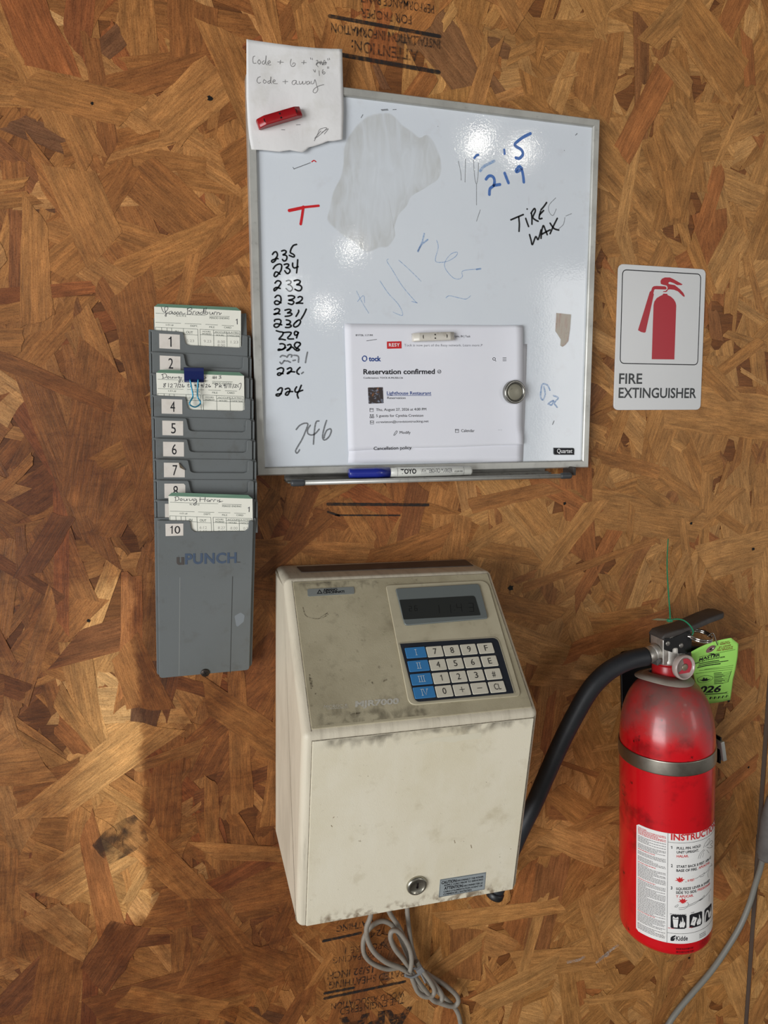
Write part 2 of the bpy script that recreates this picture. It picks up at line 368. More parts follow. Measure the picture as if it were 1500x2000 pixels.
# ------------------------------------------------------------------ the OSB wall
SEAM_T = P(1497, 1270)[0]; SEAM = [(P(1484, 1500)[0], P(1484, 1500)[2]), (P(1454, 2000)[0], P(1454, 2000)[2])]
XS = 0.5 * (SEAM[0][0] + SEAM[1][0])
def osb_material(name, ghost):
    m = bpy.data.materials.new(name); N, L, b = nodes(m)
    at = N.new('ShaderNodeAttribute'); at.attribute_name = 'strand'
    uv = N.new('ShaderNodeUVMap'); tc = N.new('ShaderNodeTexCoord')
    def noise(vec, scl, det=4, ro=0.6, dist=0.0):
        mp = N.new('ShaderNodeMapping'); mp.inputs['Scale'].default_value = scl; L.new(vec, mp.inputs[0])
        nz = N.new('ShaderNodeTexNoise'); nz.inputs['Scale'].default_value = 1; nz.inputs['Detail'].default_value = det; nz.inputs['Roughness'].default_value = ro; nz.inputs['Distortion'].default_value = dist
        L.new(mp.outputs[0], nz.inputs['Vector']); return nz.outputs[0]
    def rng(x, lo, hi, a, c, smooth=False):
        r = N.new('ShaderNodeMapRange'); r.inputs[1].default_value = lo; r.inputs[2].default_value = hi; r.inputs[3].default_value = a; r.inputs[4].default_value = c
        if smooth: r.interpolation_type = 'SMOOTHSTEP'
        L.new(x, r.inputs[0]); return r.outputs[0]
    def math_(op, a, c=None):
        q = N.new('ShaderNodeMath'); q.operation = op
        for i, x in enumerate((a, c)):
            if x is None: continue
            if isinstance(x, (int, float)): q.inputs[i].default_value = x
            else: L.new(x, q.inputs[i])
        return q.outputs[0]
    def mulc(col, fac, tint):
        x = N.new('ShaderNodeMix'); x.data_type = 'RGBA'; x.blend_type = 'MULTIPLY'; L.new(fac, x.inputs[0]); L.new(col, x.inputs[6]); x.inputs[7].default_value = (*tint, 1); return x.outputs[2]
    U = uv.outputs[0]; OB = tc.outputs['Object']
    g1 = noise(U, (22, 620, 1), 5); g2 = noise(U, (90, 1500, 1), 3); g3 = noise(U, (16, 95, 1), 6, .68, .6); g4 = noise(U, (40, 330, 1), 5, .65, .5)
    grain = math_('ADD', math_('MULTIPLY', g1, 0.6), math_('MULTIPLY', g2, 0.4))
    c = at.outputs['Color']
    br = N.new('ShaderNodeMix'); br.data_type = 'RGBA'; br.blend_type = 'MULTIPLY'; br.inputs[0].default_value = 1; L.new(c, br.inputs[6])
    cmb = N.new('ShaderNodeCombineColor'); f = rng(grain, 0.3, 0.72, 0.68, 1.32)
    f2 = math_('MULTIPLY', f, math_('MULTIPLY', rng(g3, 0.32, 0.68, 0.70, 1.24), rng(g4, .34, .66, .8, 1.18)))
    for i in range(3): L.new(f2, cmb.inputs[i])
    L.new(cmb.outputs[0], br.inputs[7]); c = br.outputs[2]
    pores = noise(U, (260, 1900, 1), 2)
    c = mulc(c, rng(pores, 0.60, 0.68, 0, 0.75), (0.45, 0.34, 0.26))
    fine = noise(OB, (900, 900, 900), 2)
    c = mulc(c, rng(fine, 0.5, 0.7, 0, 0.75), (0.62, 0.5, 0.38))
    big = noise(OB, (9, 9, 9), 5, 0.65); mid = noise(OB, (34, 34, 34), 5, 0.65); smudge = noise(OB, (60, 60, 60), 6, 0.7)
    clean = 1
    if ghost:
        # hands have grimed the sheet round the place where a box once hung
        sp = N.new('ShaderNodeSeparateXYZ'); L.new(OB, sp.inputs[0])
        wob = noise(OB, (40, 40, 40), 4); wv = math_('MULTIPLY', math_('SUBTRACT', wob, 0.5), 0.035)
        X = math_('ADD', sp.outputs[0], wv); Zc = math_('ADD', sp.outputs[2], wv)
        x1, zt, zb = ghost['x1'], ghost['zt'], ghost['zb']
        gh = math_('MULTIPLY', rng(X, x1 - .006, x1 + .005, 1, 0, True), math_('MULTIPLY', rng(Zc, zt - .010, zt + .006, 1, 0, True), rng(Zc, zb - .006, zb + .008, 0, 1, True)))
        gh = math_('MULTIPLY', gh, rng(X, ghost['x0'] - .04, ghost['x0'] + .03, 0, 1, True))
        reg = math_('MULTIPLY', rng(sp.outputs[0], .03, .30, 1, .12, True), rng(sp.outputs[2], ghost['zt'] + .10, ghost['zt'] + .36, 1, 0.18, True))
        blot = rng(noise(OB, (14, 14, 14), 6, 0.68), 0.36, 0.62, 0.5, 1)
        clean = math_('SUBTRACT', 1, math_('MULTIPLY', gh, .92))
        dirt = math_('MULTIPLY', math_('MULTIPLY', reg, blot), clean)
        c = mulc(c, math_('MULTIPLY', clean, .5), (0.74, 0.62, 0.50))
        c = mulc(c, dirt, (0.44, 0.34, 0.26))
        streak = noise(OB, (30, 30, 120), 5, .7)
        c = mulc(c, math_('MULTIPLY', dirt, rng(streak, .5, .68, 0, .75)), (.52, .47, .44))
    one_ = lambda x: math_('MULTIPLY', x, clean)
    c = mulc(c, one_(rng(big, 0.46, 0.66, 0, 0.5)), (0.68, 0.58, 0.48))
    c = mulc(c, one_(rng(mid, 0.54, 0.72, 0, 0.55)), (0.58, 0.50, 0.43))
    c = mulc(c, one_(rng(smudge, 0.64, 0.74, 0, 0.6)), (0.36, 0.34, 0.33))
    L.new(c, b.inputs['Base Color'])
    L.new(rng(big, 0.3, 0.7, 0.42, 0.62), b.inputs['Roughness']); b.inputs['Specular IOR Level'].default_value = 0.32
    bp = N.new('ShaderNodeBump'); bp.inputs['Distance'].default_value = 0.0006; bp.inputs['Strength'].default_value = 0.6; L.new(grain, bp.inputs['Height']); L.new(bp.outputs[0], b.inputs['Normal'])
    return m
PAL = [((166, 116, 68), 6), ((174, 124, 74), 6), ((158, 106, 60), 6), ((182, 132, 82), 4), ((148, 96, 54), 4), ((154, 92, 52), 2), ((134, 84, 50), 1.6), ((194, 146, 96), 1.6), ((140, 82, 48), .7), ((112, 76, 54), .6), ((204, 162, 112), .4)]
PALG = [((186, 138, 86), 5), ((200, 152, 98), 5), ((176, 126, 76), 4), ((208, 164, 112), 2), ((164, 108, 64), 1.5), ((150, 92, 56), .6)]
PALR = [((172, 126, 74), 6), ((180, 134, 82), 6), ((166, 118, 66), 5), ((186, 142, 90), 4), ((156, 106, 58), 2.4), ((158, 96, 52), 1.6), ((142, 92, 52), 1), ((196, 152, 100), 1.6), ((128, 80, 48), .4)]
def osb_sheet(name, x0, x1, z0, z1, fx0, fx1, fz0, fz1, dep, mt, seed, nfl, clampx=None):
    rnd = random.Random(seed); v = []; f = []; colr = []; uvs = []
    def addp(p, d, c, uvo, ang, cx, cz):
        b = len(v); v.extend([(x, -d, z) for x, z in p]); f.append(tuple(range(b, b + len(p)))[::-1] if area2(p) < 0 else tuple(range(b, b + len(p))))
        idx = f[-1]
        for i in idx:
            x, _, z = v[i]; dx, dz = x - cx, z - cz; vj = rnd.uniform(.88, 1.12); colr.extend((c[0] * vj, c[1] * vj, c[2] * vj, 1)); uvs.extend((uvo[0] + dx * math.cos(ang) + dz * math.sin(ang), uvo[1] - dx * math.sin(ang) + dz * math.cos(ang)))
    base = lin((140, 90, 48))
    # the sheet itself
    for q in ([(x0, 0, z0), (x1, 0, z0), (x1, 0, z1), (x0, 0, z1)],):
        pass
    t = dep
    bx = [(x0, 0.0, z0), (x1, 0.0, z0), (x1, 0.0, z1), (x0, 0.0, z1), (x0, t, z0), (x1, t, z0), (x1, t, z1), (x0, t, z1)]
    b = len(v); v.extend(bx)
    for q in ((0, 1, 2, 3), (5, 4, 7, 6), (4, 0, 3, 7), (1, 5, 6, 2), (3, 2, 6, 7), (4, 5, 1, 0)):
        f.append(tuple(b + i for i in q))
        for i in q: colr.extend((*base, 1)); uvs.extend((bx[i][0] + bx[i][1], bx[i][2]))
    def pick(pal):
        s = rnd.random() * sum(w_ for _, w_ in pal)
        for c, w_ in pal:
            s -= w_
            if s <= 0: return c
        return pal[0][0]
    for k in range(nfl):
        cx = rnd.uniform(fx0, fx1); cz = rnd.uniform(fz0, fz1)
        Lh = rnd.choice((rnd.uniform(.022, .05), rnd.uniform(.045, .085))); Wh = rnd.choice((rnd.uniform(.006, .014), rnd.uniform(.012, .026)))
        Lh *= 1.2; Wh *= 1.3
        if rnd.random() < .25: Lh *= 0.4; Wh *= 0.4
        ang = rnd.gauss(PI / 2, 0.85) if rnd.random() < .75 else rnd.uniform(0, PI)
        s0, s1 = [max(-.26 * Lh, min(.26 * Lh, rnd.gauss(0, .9) * Wh)) for _ in (0, 1)]
        top = []; bot = []; n = 6
        tp0, tp1 = rnd.uniform(.6, 1), rnd.uniform(.6, 1)
        for i in range(n + 1):
            t_ = -1 + 2 * i / n; wv = Wh * (tp0 + (tp1 - tp0) * (t_ + 1) / 2)
            ext = (s0 if i == 0 else 0) + (s1 if i == n else 0)
            top.append((t_ * Lh + ext, wv * rnd.uniform(.9, 1.04))); bot.append((t_ * Lh - ext, -wv * rnd.uniform(.9, 1.04)))
        e1 = [(Lh + (s1 * (1 - 2 * j / 4)) + rnd.uniform(-1, 1) * .0025, Wh * tp1 * (1 - 2 * j / 4)) for j in (1, 2, 3)]
        e0 = [(-Lh - s0 * (1 - 2 * j / 4) + rnd.uniform(-1, 1) * .0025, -Wh * tp0 * (1 - 2 * j / 4)) for j in (1, 2, 3)]
        loc = top + e1 + bot[::-1] + e0
        ca, sa = math.cos(ang), math.sin(ang)
        p = [(cx + x * ca - y * sa, cz + x * sa + y * ca) for x, y in loc]
        if clampx:
            lo, hi = clampx; p = [(min(max(x, lo), hi), z) for x, z in p]
        inside = GH and GH[0] < cx < GH[1] and GH[2] < cz < GH[3]
        c = pick(PALG if inside else PALR if cx > .30 + .08 * rnd.gauss(0, 1) else PAL)
        j_ = rnd.uniform(.9, 1.08); c = lin(c); c = (c[0] * j_ * 1.36, c[1] * j_ * 1.33, c[2] * j_ * 1.20)
        k_ = .32 if cx > .30 else .12; mean = (.46, .245, .092); c = tuple(a_ * (1 - k_) + m_ * k_ for a_, m_ in zip(c, mean)) if not inside else c
        addp(p, 0.00005 + 0.0009 * k / nfl, c, (rnd.uniform(0, 40), rnd.uniform(0, 40)), ang, cx, cz)
    me = bpy.data.meshes.new(name); o = bpy.data.objects.new(name, me); COL.objects.link(o)
    me.from_pydata([(x, y, z) for x, y, z in v], [], f)
    ca_ = me.color_attributes.new('strand', 'FLOAT_COLOR', 'CORNER'); ca_.data.foreach_set('color', colr)
    ul = me.uv_layers.new(name='UVMap'); ul.data.foreach_set('uv', uvs)
    me.materials.append(mt); me.update(); o['_o'] = [0, 0, 0]; return struct(o)
GH = None
gA = P(95, 1130); gB = P(258, 1130); gC = P(262, 1800)
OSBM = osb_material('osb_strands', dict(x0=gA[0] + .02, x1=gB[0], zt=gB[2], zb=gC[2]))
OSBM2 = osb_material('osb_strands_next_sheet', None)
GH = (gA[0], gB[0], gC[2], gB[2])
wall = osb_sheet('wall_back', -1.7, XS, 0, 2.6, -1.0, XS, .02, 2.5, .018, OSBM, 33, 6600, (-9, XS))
GH = None
wall2 = osb_sheet('wall_right', XS + .0092, 2.3, 0, 2.6, XS, 1.6, .02, 2.5, .018, OSBM2, 5, 2400, (XS + .0092, 9))
mbt = MB(); box(mbt, (XS + .0053, .0076, 1.3), (.0038, 0, 0), (0, .0072, 0), (0, 0, 1.3)); struct(mbt.build('trim_1', mat('weathered_edge_wood', (92, 74, 62), 0.8, mottle=[((60, 60, 8), 0.6, (66, 52, 44), 0.45, 0.7)])))
mbf = MB(); box(mbf, (0.3, -1.8, -.02), (2.6, 0, 0), (0, 1.83, 0), (0, 0, .02)); struct(mbf.build('floor', mat('concrete_floor', (128, 124, 118), 0.7, mottle=[(3, 0.5, (96, 92, 86), 0.4, 0.7)])))
def decal(name, fn, m):
    q = MB(); fn(q); o = q.build(name, m, wall); return o
WS = wallplane(0.0); HS = 0.00112
STAMP = ink('stamp_ink', (44, 36, 32), 0.85, 0.75, 260)
STAMPBAR = ink('stamp_bar_ink', (40, 36, 34), 0.92, 0.45, 220)
def st_top(q):
    text(q, WS, 'ATTENTION:', (816, 100), (686, 79), 21, HS, 0.012)
    text(q, WS, 'INSTALLATION INFORMATION', (859, 79), (646, 46), 17, HS, 0.02)
    text(q, WS, 'FOR PROPER', (803, 32), (704, 17), 17, HS, 0.01)
    text(q, WS, 'PERFORMANCE PANEL', (847, 11), (700, -13), 17, HS, 0.01)
def st_low(q):
    text(q, WS, 'SHEATHING', (744, 1793), (657, 1807), 12, HS, 0.02)
    text(q, WS, '24', (744, 1814), (722, 1819), 12, HS, 0.0)
    text(q, WS, 'EXPOSURE 1', (766, 1836), (674, 1850), 12.5, HS)
    text(q, WS, 'FOR SPACING', (745, 1855), (650, 1869), 12, HS)
    text(q, WS, '15/32 INCH', (729, 1885), (639.6, 1899), 13, HS, 0.02)
    text(q, WS, 'RATED SHEATHING', (790, 1893), (642.7, 1917), 13.5, HS, 0.01)
    text(q, WS, 'WOOD ASSOCIATION', (790, 1934), (646.8, 1959), 12, HS, 0.01)
    text(q, WS, 'THE ENGINEERED', (789.6, 1945), (664, 1968), 13, HS, 0.01)
    text(q, WS, 'APA', (806, 1966), (662, 1990), 36, HS, 0.05)
decal('printed_stamp', st_top, STAMP); decal('printed_stamp', st_low, STAMP)
for a, b, t in (((643.5, 32.5), (858, 72), 7), ((655, 106), (856, 142), 8), ((640, 984.5), (835, 986), 6), ((655, 1006), (780, 1006.5), 3.2), ((640, 999.5), (662, 1007), 4), ((631, 1837), (704, 1821), 5.5), ((633.6, 1939), (690, 1928), 5), ((633.6, 1949), (790, 1916), 5.5)):
    decal('printed_bar', lambda q: strokes(q, WS, [[a, ((a[0] + b[0]) / 2, (a[1] + b[1]) / 2), b]], t, HS + .00004, False), STAMPBAR)
HOLE = ink('nail_hole_dark', (14, 12, 10))
for x, y, r in ((410, 193, 4.5), (180, 203, 2.5), (173, 1212, 3), (997, 1148, 6), (1102, 983, 3.5), (1349, 1022, 3.5), (1470, 1072, 4), (1422, 1369, 3.5), (1461, 1498, 3), (1345, 1870, 3)):
    a = WS.hit(x, y); rr = r / 1750; decal('nail_hole', lambda q: flat(q, WS, [(a[0] + rr * (1 + .3 * math.sin(3.1 * t + x)) * math.cos(t * PI / 5), a[1] + rr * (1 + .3 * math.cos(2.3 * t + y)) * math.sin(t * PI / 5)) for t in range(10)], HS), HOLE)
decal('scorched_smudge', lambda q: flat(q, WS, hits(WS, [(180, 1650), (205, 1622), (240, 1600), (262, 1590), (280, 1608), (290, 1640), (262, 1662), (238, 1675), (215, 1686), (196, 1670)]), HS), ink('scorch', (46, 40, 38), .62, .85, 55))
def scuff(q):
    strokes(q, WS, [[(1108, 1878), (1128, 1874), (1140, 1868)], [(1165, 1878), (1178, 1868), (1187, 1864)], [(1170, 1873), (1192, 1855), (1205, 1846)]], 5, HS)
decal('chalk_scuff', scuff, ink('chalk', (196, 186, 178), 0.6, 0.8, 500))

# ------------------------------------------------------------------ whiteboard
BX0, BZ1, BW, BH = .0977346 * D, ZC + .4423358 * D, .400, .399
BD = .016; BS = .0125
BO = V3((BX0, 0, BZ1 - BH))
board = thing('whiteboard', 'square framed whiteboard with handwritten numbers hung on the wood panel wall', 'whiteboard', BO)
bpl = Plane((BX0, 0, BZ1 - BH), (1, 0, 0), (0, 0, 1))
FW = .0088
PANEL = mat('whiteboard_enamel', (222, 227, 232), 0.06, spec=0.5, mottle=[(7, 0.35, (212, 218, 226), 0.42, 0.65), (45, 0.25, (198, 196, 198), 0.6, 0.75), ((200, 200, 30), 0.22, (190, 186, 190), 0.66, 0.75)], rvar=0.03, bump=(420, 0.00004))
q = MB(); prism(q, bpl, [(.004, .004), (BW - .004, .004), (BW - .004, BH - .004), (.004, BH - .004)], .001, BS); q.build('panel', PANEL, board)
q = MB()
outer = [(0, 0), (BW, 0), (BW, BH), (0, BH)]
for i in range(4):       # four mitred rails
    a, b = outer[i], outer[(i + 1) % 4]; inn = inset(outer, FW); a2, b2 = inn[i], inn[(i + 1) % 4]
    o1 = inset(outer, .0012); i1 = inset(outer, FW - .001)
    rings = [(a, b, .0005), (a, b, BD - .0016), (o1[i], o1[(i + 1) % 4], BD), (i1[i], i1[(i + 1) % 4], BD + .0003), (a2, b2, BD - .0008), (a2, b2, BS - .0006)]
    vv = []
    for s_, t_, h in rings: vv += [bpl.pt(*s_, h), bpl.pt(*t_, h)]
    q.add(vv, [(2 * k, 2 * k + 1, 2 * k + 3, 2 * k + 2) for k in range(len(rings) - 1)])
q.build('frame', ALU, board)
SB = wallplane(BS); HB = .00025
# marker tray
tr = MB()
zt = P(700, 923, .02)[2]
tA, tB = P(571, 943.5, .032), P(1107, 929.5, .032)
pl0, pl1 = P(560, 938, .020), P(1078, 926, .020)
tn = (tB - tA).normalized()
def trayframe(x, d, dz=0):
    t = (x - tA[0]) / (tB[0] - tA[0]); z = tA[2] + (tB[2] - tA[2]) * t; return V3((x, -d, z + dz))
xa, xb = pl0[0], pl1[0]
for d0, d1, z0_, z1_ in ((.001, .031, -.0005, .0012), (.001, .003, 0, .010), (.010, .012, .001, .0045), (.017, .0185, .001, .0035)):
    c = (trayframe(xa, (d0 + d1) / 2, (z0_ + z1_) / 2) + trayframe(xb, (d0 + d1) / 2, (z0_ + z1_) / 2)) / 2
    box(tr, c, tn * ((xb - xa) / 2), V3((0, (d1 - d0) / 2, 0)), V3((0, 0, (z1_ - z0_) / 2)), .0003)
tray = tr.build('marker_tray', mat('dull_grey_metal', (120, 118, 112), 0.45, 0.6, mottle=[(90, 0.5, (76, 72, 66), 0.5, 0.7)]), board)
q = MB(); tube(q, [tA, tB], .0027, 16, False); q.build('tray_lip', ALU, tray)
for a, b in ((P(567.5, 943.5, .032), P(596, 942.8, .032)), (P(1094, 929.6, .032), P(1116, 928.8, .032))):
    q = MB(); L_ = (b - a).length
    lathe(q, a, b - a, [(0, 0), (.0024, .0002), (.0034, .0012), (.0037, .003), (.0037, L_ - .003), (.0034, L_ - .0012), (.0024, L_ - .0002), (0, L_)], 20); q.build('end_cap', mat('grey_end_cap', (66, 68, 70), 0.45), tray)
q = MB(); box(q, P(1112, 919, .014), (.0018, 0, 0), (0, .012, 0), (0, 0, .005), .0005); q.build('tray_bracket', DUSTYBLACK, tray)
# badge
bp_ = fillet(hits(SB, [(1080.4, 888.6), (1121.2, 888.6), (1121.8, 874.5), (1080.4, 874.3)]), [.003, .0003, .003, .0003])
q = MB(); prism(q, SB, bp_, 0, .0006); bd = q.build('brand_badge', mat('badge_grey', (110, 114, 118), 0.3), board)
q = MB(); flat(q, SB, inset(ccw(bp_), .0007), .00072); q.build('badge_field', BLACK, bd)
q = MB(); text(q, SB, 'Quartet', (1087, 884.6), (1117, 884.6), 8, .0009, .01); q.build('lettering', WHITEPRINT, bd)
# handwriting
A_ = lambda l: Z(l, 520, 470, 10); B_ = lambda l: Z(l, 520, 640, 7.692); C_ = lambda l: Z(l, 880, 240, 5.357); D_ = lambda l: Z(l, 620, 200, 4.347)
blk = [A_(l) for l in (
    [(120, 270), (150, 230), (190, 220), (215, 260), (210, 310), (170, 360), (120, 380), (103, 405), (125, 425), (165, 400), (200, 350), (228, 355)],
    [(300, 205), (350, 190), (388, 212), (372, 250), (325, 280), (375, 285), (403, 320), (388, 380), (345, 400), (315, 370)],
    [(590, 75), (530, 95), (490, 150), (470, 210), (475, 240), (530, 270), (550, 300), (525, 320), (450, 290)],
    [(135, 550), (180, 490), (250, 458), (298, 480), (290, 570), (240, 650), (185, 705), (152, 680), (180, 615), (230, 625), (265, 655)],
    [(350, 470), (400, 455), (438, 470), (420, 510), (385, 530), (440, 550), (463, 590), (440, 635), (400, 640), (360, 590)],
    [(515, 440), (515, 500), (550, 535), (620, 510)], [(612, 375), (605, 500), (592, 630)],
    [(170, 830), (210, 788), (262, 792), (285, 830), (250, 890), (200, 950), (158, 982), (152, 945), (200, 915), (270, 935)],
    [(545, 785), (610, 770), (662, 795), (640, 840), (590, 860), (660, 875), (692, 920), (670, 970), (620, 980), (560, 950)],
    [(170, 1110), (210, 1072), (260, 1078), (285, 1120), (280, 1195), (230, 1245), (175, 1240), (162, 1200), (200, 1175), (250, 1195), (285, 1215)],
    [(430, 1080), (500, 1075), (555, 1100), (520, 1140), (435, 1165), (515, 1175), (538, 1210), (500, 1248), (430, 1228)],
    [(620, 1110), (660, 1092), (702, 1115), (690, 1160), (640, 1200), (580, 1225), (640, 1222), (710, 1225)],
    [(160, 1350), (210, 1328), (258, 1350), (240, 1400), (190, 1435), (145, 1440), (200, 1420), (265, 1435)],
    [(365, 1360), (440, 1342), (483, 1360), (450, 1395), (410, 1415), (475, 1415), (500, 1440), (450, 1470), (370, 1480)],
    [(630, 1360), (630, 1395), (580, 1480)], [(780, 1340), (740, 1430), (680, 1530)],
    [(160, 1575), (170, 1545), (250, 1538), (285, 1570), (270, 1630), (220, 1688), (168, 1688), (152, 1650), (200, 1622), (300, 1645)],
    [(390, 1550), (440, 1560), (472, 1590), (440, 1630), (390, 1640), (465, 1645), (486, 1670), (440, 1697), (375, 1695)],
    [(600, 1570), (548, 1620), (532, 1665), (570, 1688), (630, 1655), (668, 1590), (648, 1548), (595, 1572), (580, 1590)],
    [(195, 1760), (260, 1780), (325, 1792), (318, 1840), (270, 1895), (248, 1928), (300, 1925), (370, 1940)],
    [(330, 1798), (430, 1788), (486, 1800), (460, 1850), (418, 1895), (440, 1920), (530, 1920)],
    [(620, 1792), (570, 1772), (547, 1810), (565, 1848), (610, 1830), (628, 1785), (605, 1850), (590, 1900)])]
blk += [B_(l) for l in (
    [(205, 245), (245, 242), (282, 268), (265, 312), (215, 335), (178, 340), (190, 322), (240, 330), (290, 300)],
    [(320, 262), (358, 252), (372, 278), (345, 315), (308, 342), (335, 335), (385, 292), (430, 330)],
    [(500, 230), (455, 220), (422, 258), (440, 298), (495, 328), (478, 345), (445, 338), (470, 300), (512, 250), (495, 222)],
    [(165, 625), (220, 602), (258, 622), (248, 670), (200, 714), (168, 705), (190, 680), (250, 692)],
    [(315, 622), (360, 602), (380, 630), (345, 680), (312, 692), (350, 662), (425, 665)], [(505, 597), (465, 640), (462, 680), (490, 700)],
    [(170, 940), (205, 907), (238, 912), (232, 960), (195, 1020), (152, 1022), (155, 1000), (225, 992)],
    [(285, 925), (330, 910), (355, 940), (320, 1012), (287, 1000), (320, 962), (395, 960)], [(455, 890), (430, 935), (450, 970), (545, 940)], [(525, 867), (495, 940), (465, 1000), (480, 1058)])]
q = MB(); strokes(q, SB, blk, 3.1, HB); q.build('black_lettering', MARKER, board, 'column of black marker numbers'); q = MB()
tire = [C_(l) for l in ([(630, 1015), (700, 985), (760, 960)], [(712, 985), (718, 1060), (715, 1135)], [(785, 1000), (800, 1045), (815, 1085)], [(800, 902)], [(845, 950), (850, 1000), (850, 1060)], [(840, 945), (875, 897), (885, 925), (860, 985), (880, 1012), (915, 1030)], [(940, 925), (925, 1000), (955, 1000)], [(930, 962), (972, 918)], [(1003, 835), (975, 875), (945, 910)],
    [(825, 1170), (840, 1225), (855, 1275), (890, 1190), (915, 1222), (945, 1120)], [(945, 1208), (955, 1120), (970, 1075), (990, 1120), (1010, 1170)], [(955, 1165), (1000, 1140), (1040, 1120)], [(1040, 1160), (1075, 1080), (1115, 1000)], [(1040, 1050), (1080, 1105), (1130, 1122)])]
strokes(q, SB, tire, 2.9, HB + .00003); q.build('black_lettering', MARKER, board, 'black marker words')
q = MB()
strokes(q, SB, [B_(l) for l in ([(450, 1530), (500, 1470), (570, 1437), (622, 1445), (605, 1515), (540, 1670), (470, 1790), (440, 1850), (455, 1885), (480, 1868), (498, 1835)], [(660, 1467), (622, 1530), (625, 1590), (680, 1613), (740, 1588), (793, 1525)], [(790, 1402), (752, 1412), (730, 1490), (715, 1640), (708, 1750)], [(905, 1395), (880, 1470), (852, 1580), (847, 1658), (878, 1688), (940, 1640), (975, 1560), (962, 1520), (910, 1542), (880, 1600), (868, 1655)], [(618, 370), (600, 450), (588, 525)], [(530, 690), (555, 670)])], 2.9, HB)
strokes(q, SB, [B_(l) for l in ([(210, 440), (240, 418), (290, 430)], [(205, 520), (230, 543), (265, 500)], [(310, 445), (340, 407), (385, 412), (375, 440)], [(320, 500), (360, 520)], [(415, 415), (465, 422), (485, 450), (482, 518)], [(270, 495), (300, 502)], [(400, 495), (435, 488)])], 3, HB)
strokes(q, SB, [A_(l) for l in ([(390, 790), (440, 775), (482, 800), (470, 840), (420, 860), (470, 872), (512, 930), (488, 980), (440, 985), (385, 935)],)], 2.4, HB)
strokes(q, SB, [C_(l) for l in ([(1195, 990), (1180, 1060), (1130, 1110)], [(1100, 785), (1030, 860), (1030, 930), (1070, 970), (1105, 900)], [(1205, 975), (1265, 950)], [(240, 390), (250, 560), (270, 640), (285, 560), (292, 420)], [(270, 640), (270, 860)], [(80, 400), (105, 520), (110, 600)], [(310, 910), (270, 1030)], [(155, 380), (150, 620)])], 0.9, HB)
strokes(q, SB, [D_(l) for l in ([(540, 62), (595, 58)], [(545, 70), (600, 66)], [(640, 62), (668, 60)], [(370, 130), (385, 105)])], 1.3, HB)
strokes(q, SB, [[(574, 330), (590, 324), (606, 318)], [(572, 327), (574, 330)], [(702, 192)], [(1124, 264), (1127, 261)], [(1102, 294)], [(855, 247)], [(1079, 829), (1082, 822)]], 1.4, HB)
q.build('grey_lettering', MARKERGREY, board, 'faded grey numbers and scratches')
q = MB(); strokes(q, SB, [C_(l) for l in ([(835, 112), (760, 150), (678, 215), (682, 245), (740, 282), (755, 330), (720, 372), (682, 366)], [(370, 590), (400, 557), (438, 562), (458, 600), (450, 655), (412, 690), (405, 750)], [(450, 655), (515, 645)], [(565, 527), (585, 580), (605, 628)], [(745, 480), (720, 457), (687, 490), (692, 513), (740, 492), (757, 550), (765, 620)])], 5.2, HB)
strokes(q, SB, [C_(l) for l in ([(560, 282), (565, 325)], [(248, 368), (270, 342), (290, 335)])], 4, HB); q.build('blue_lettering', MARKERBLUE, board, 'blue marker numbers')
q = MB(); strokes(q, SB, [C_([(310, 503), (350, 455), (455, 400)])], 5, HB)
q.build('wiped_lettering', MARKERPALE, board, 'half wiped blue stroke'); q = MB(); strokes(q, SB, [Z(l, 640, 600, 2.778) for l in ([(1205, 450), (1190, 422), (1165, 418), (1157, 450), (1155, 488), (1168, 503), (1180, 470), (1172, 430)], [(1200, 520), (1225, 507), (1215, 530), (1195, 525)], [(1225, 480), (1250, 492), (1230, 520), (1245, 543)])], 3, HB)
q.build('wiped_lettering', MARKERPALE, board, 'pale blue swirls'); q = MB(); strokes(q, SB, [D_(l) for l in ([(905, 1115), (890, 1180), (850, 1270), (880, 1212), (935, 1165)], [(1350, 1418), (1385, 1412)])], 3, HB)
strokes(q, SB, [D_(l) for l in ([(600, 1330), (590, 1350), (640, 1430), (720, 1560), (830, 1690), (845, 1702), (800, 1690)], [(530, 1515), (600, 1620), (690, 1720), (722, 1808), (640, 1780)], [(1010, 1170), (1025, 1230), (1000, 1330), (1020, 1358), (1100, 1350), (1170, 1310), (1187, 1272), (1130, 1290), (1080, 1360), (1090, 1420), (1150, 1488), (1200, 1500), (1230, 1478), (1235, 1430), (1370, 1415)], [(1090, 1660), (1120, 1642), (1200, 1660), (1260, 1670), (1300, 1642)], [(690, 1340), (790, 1430), (880, 1520)], [(330, 1600), (380, 1700), (435, 1790)], [(340, 1690), (390, 1640), (400, 1700)])], 1.2, HB)
q.build('wiped_lettering', MARKERPALE, board, 'half wiped pale blue scribbles')
q = MB(); t_ = Z([(240, 714), (292, 703)], 440, 40, 1.923); strokes(q, SB, [t_], 6, HB); strokes(q, SB, [Z([(292, 702), (350, 696)], 440, 40, 1.923)], 4.5, HB + .00003); strokes(q, SB, [Z([(293, 700), (288, 735), (283, 765)], 440, 40, 1.923)], 5, HB + .00006)
strokes(q, SB, [[(609, 316), (613, 313.5), (617, 316)]], 2, HB); q.build('red_lettering', MARKERRED, board, 'thick red letter T')
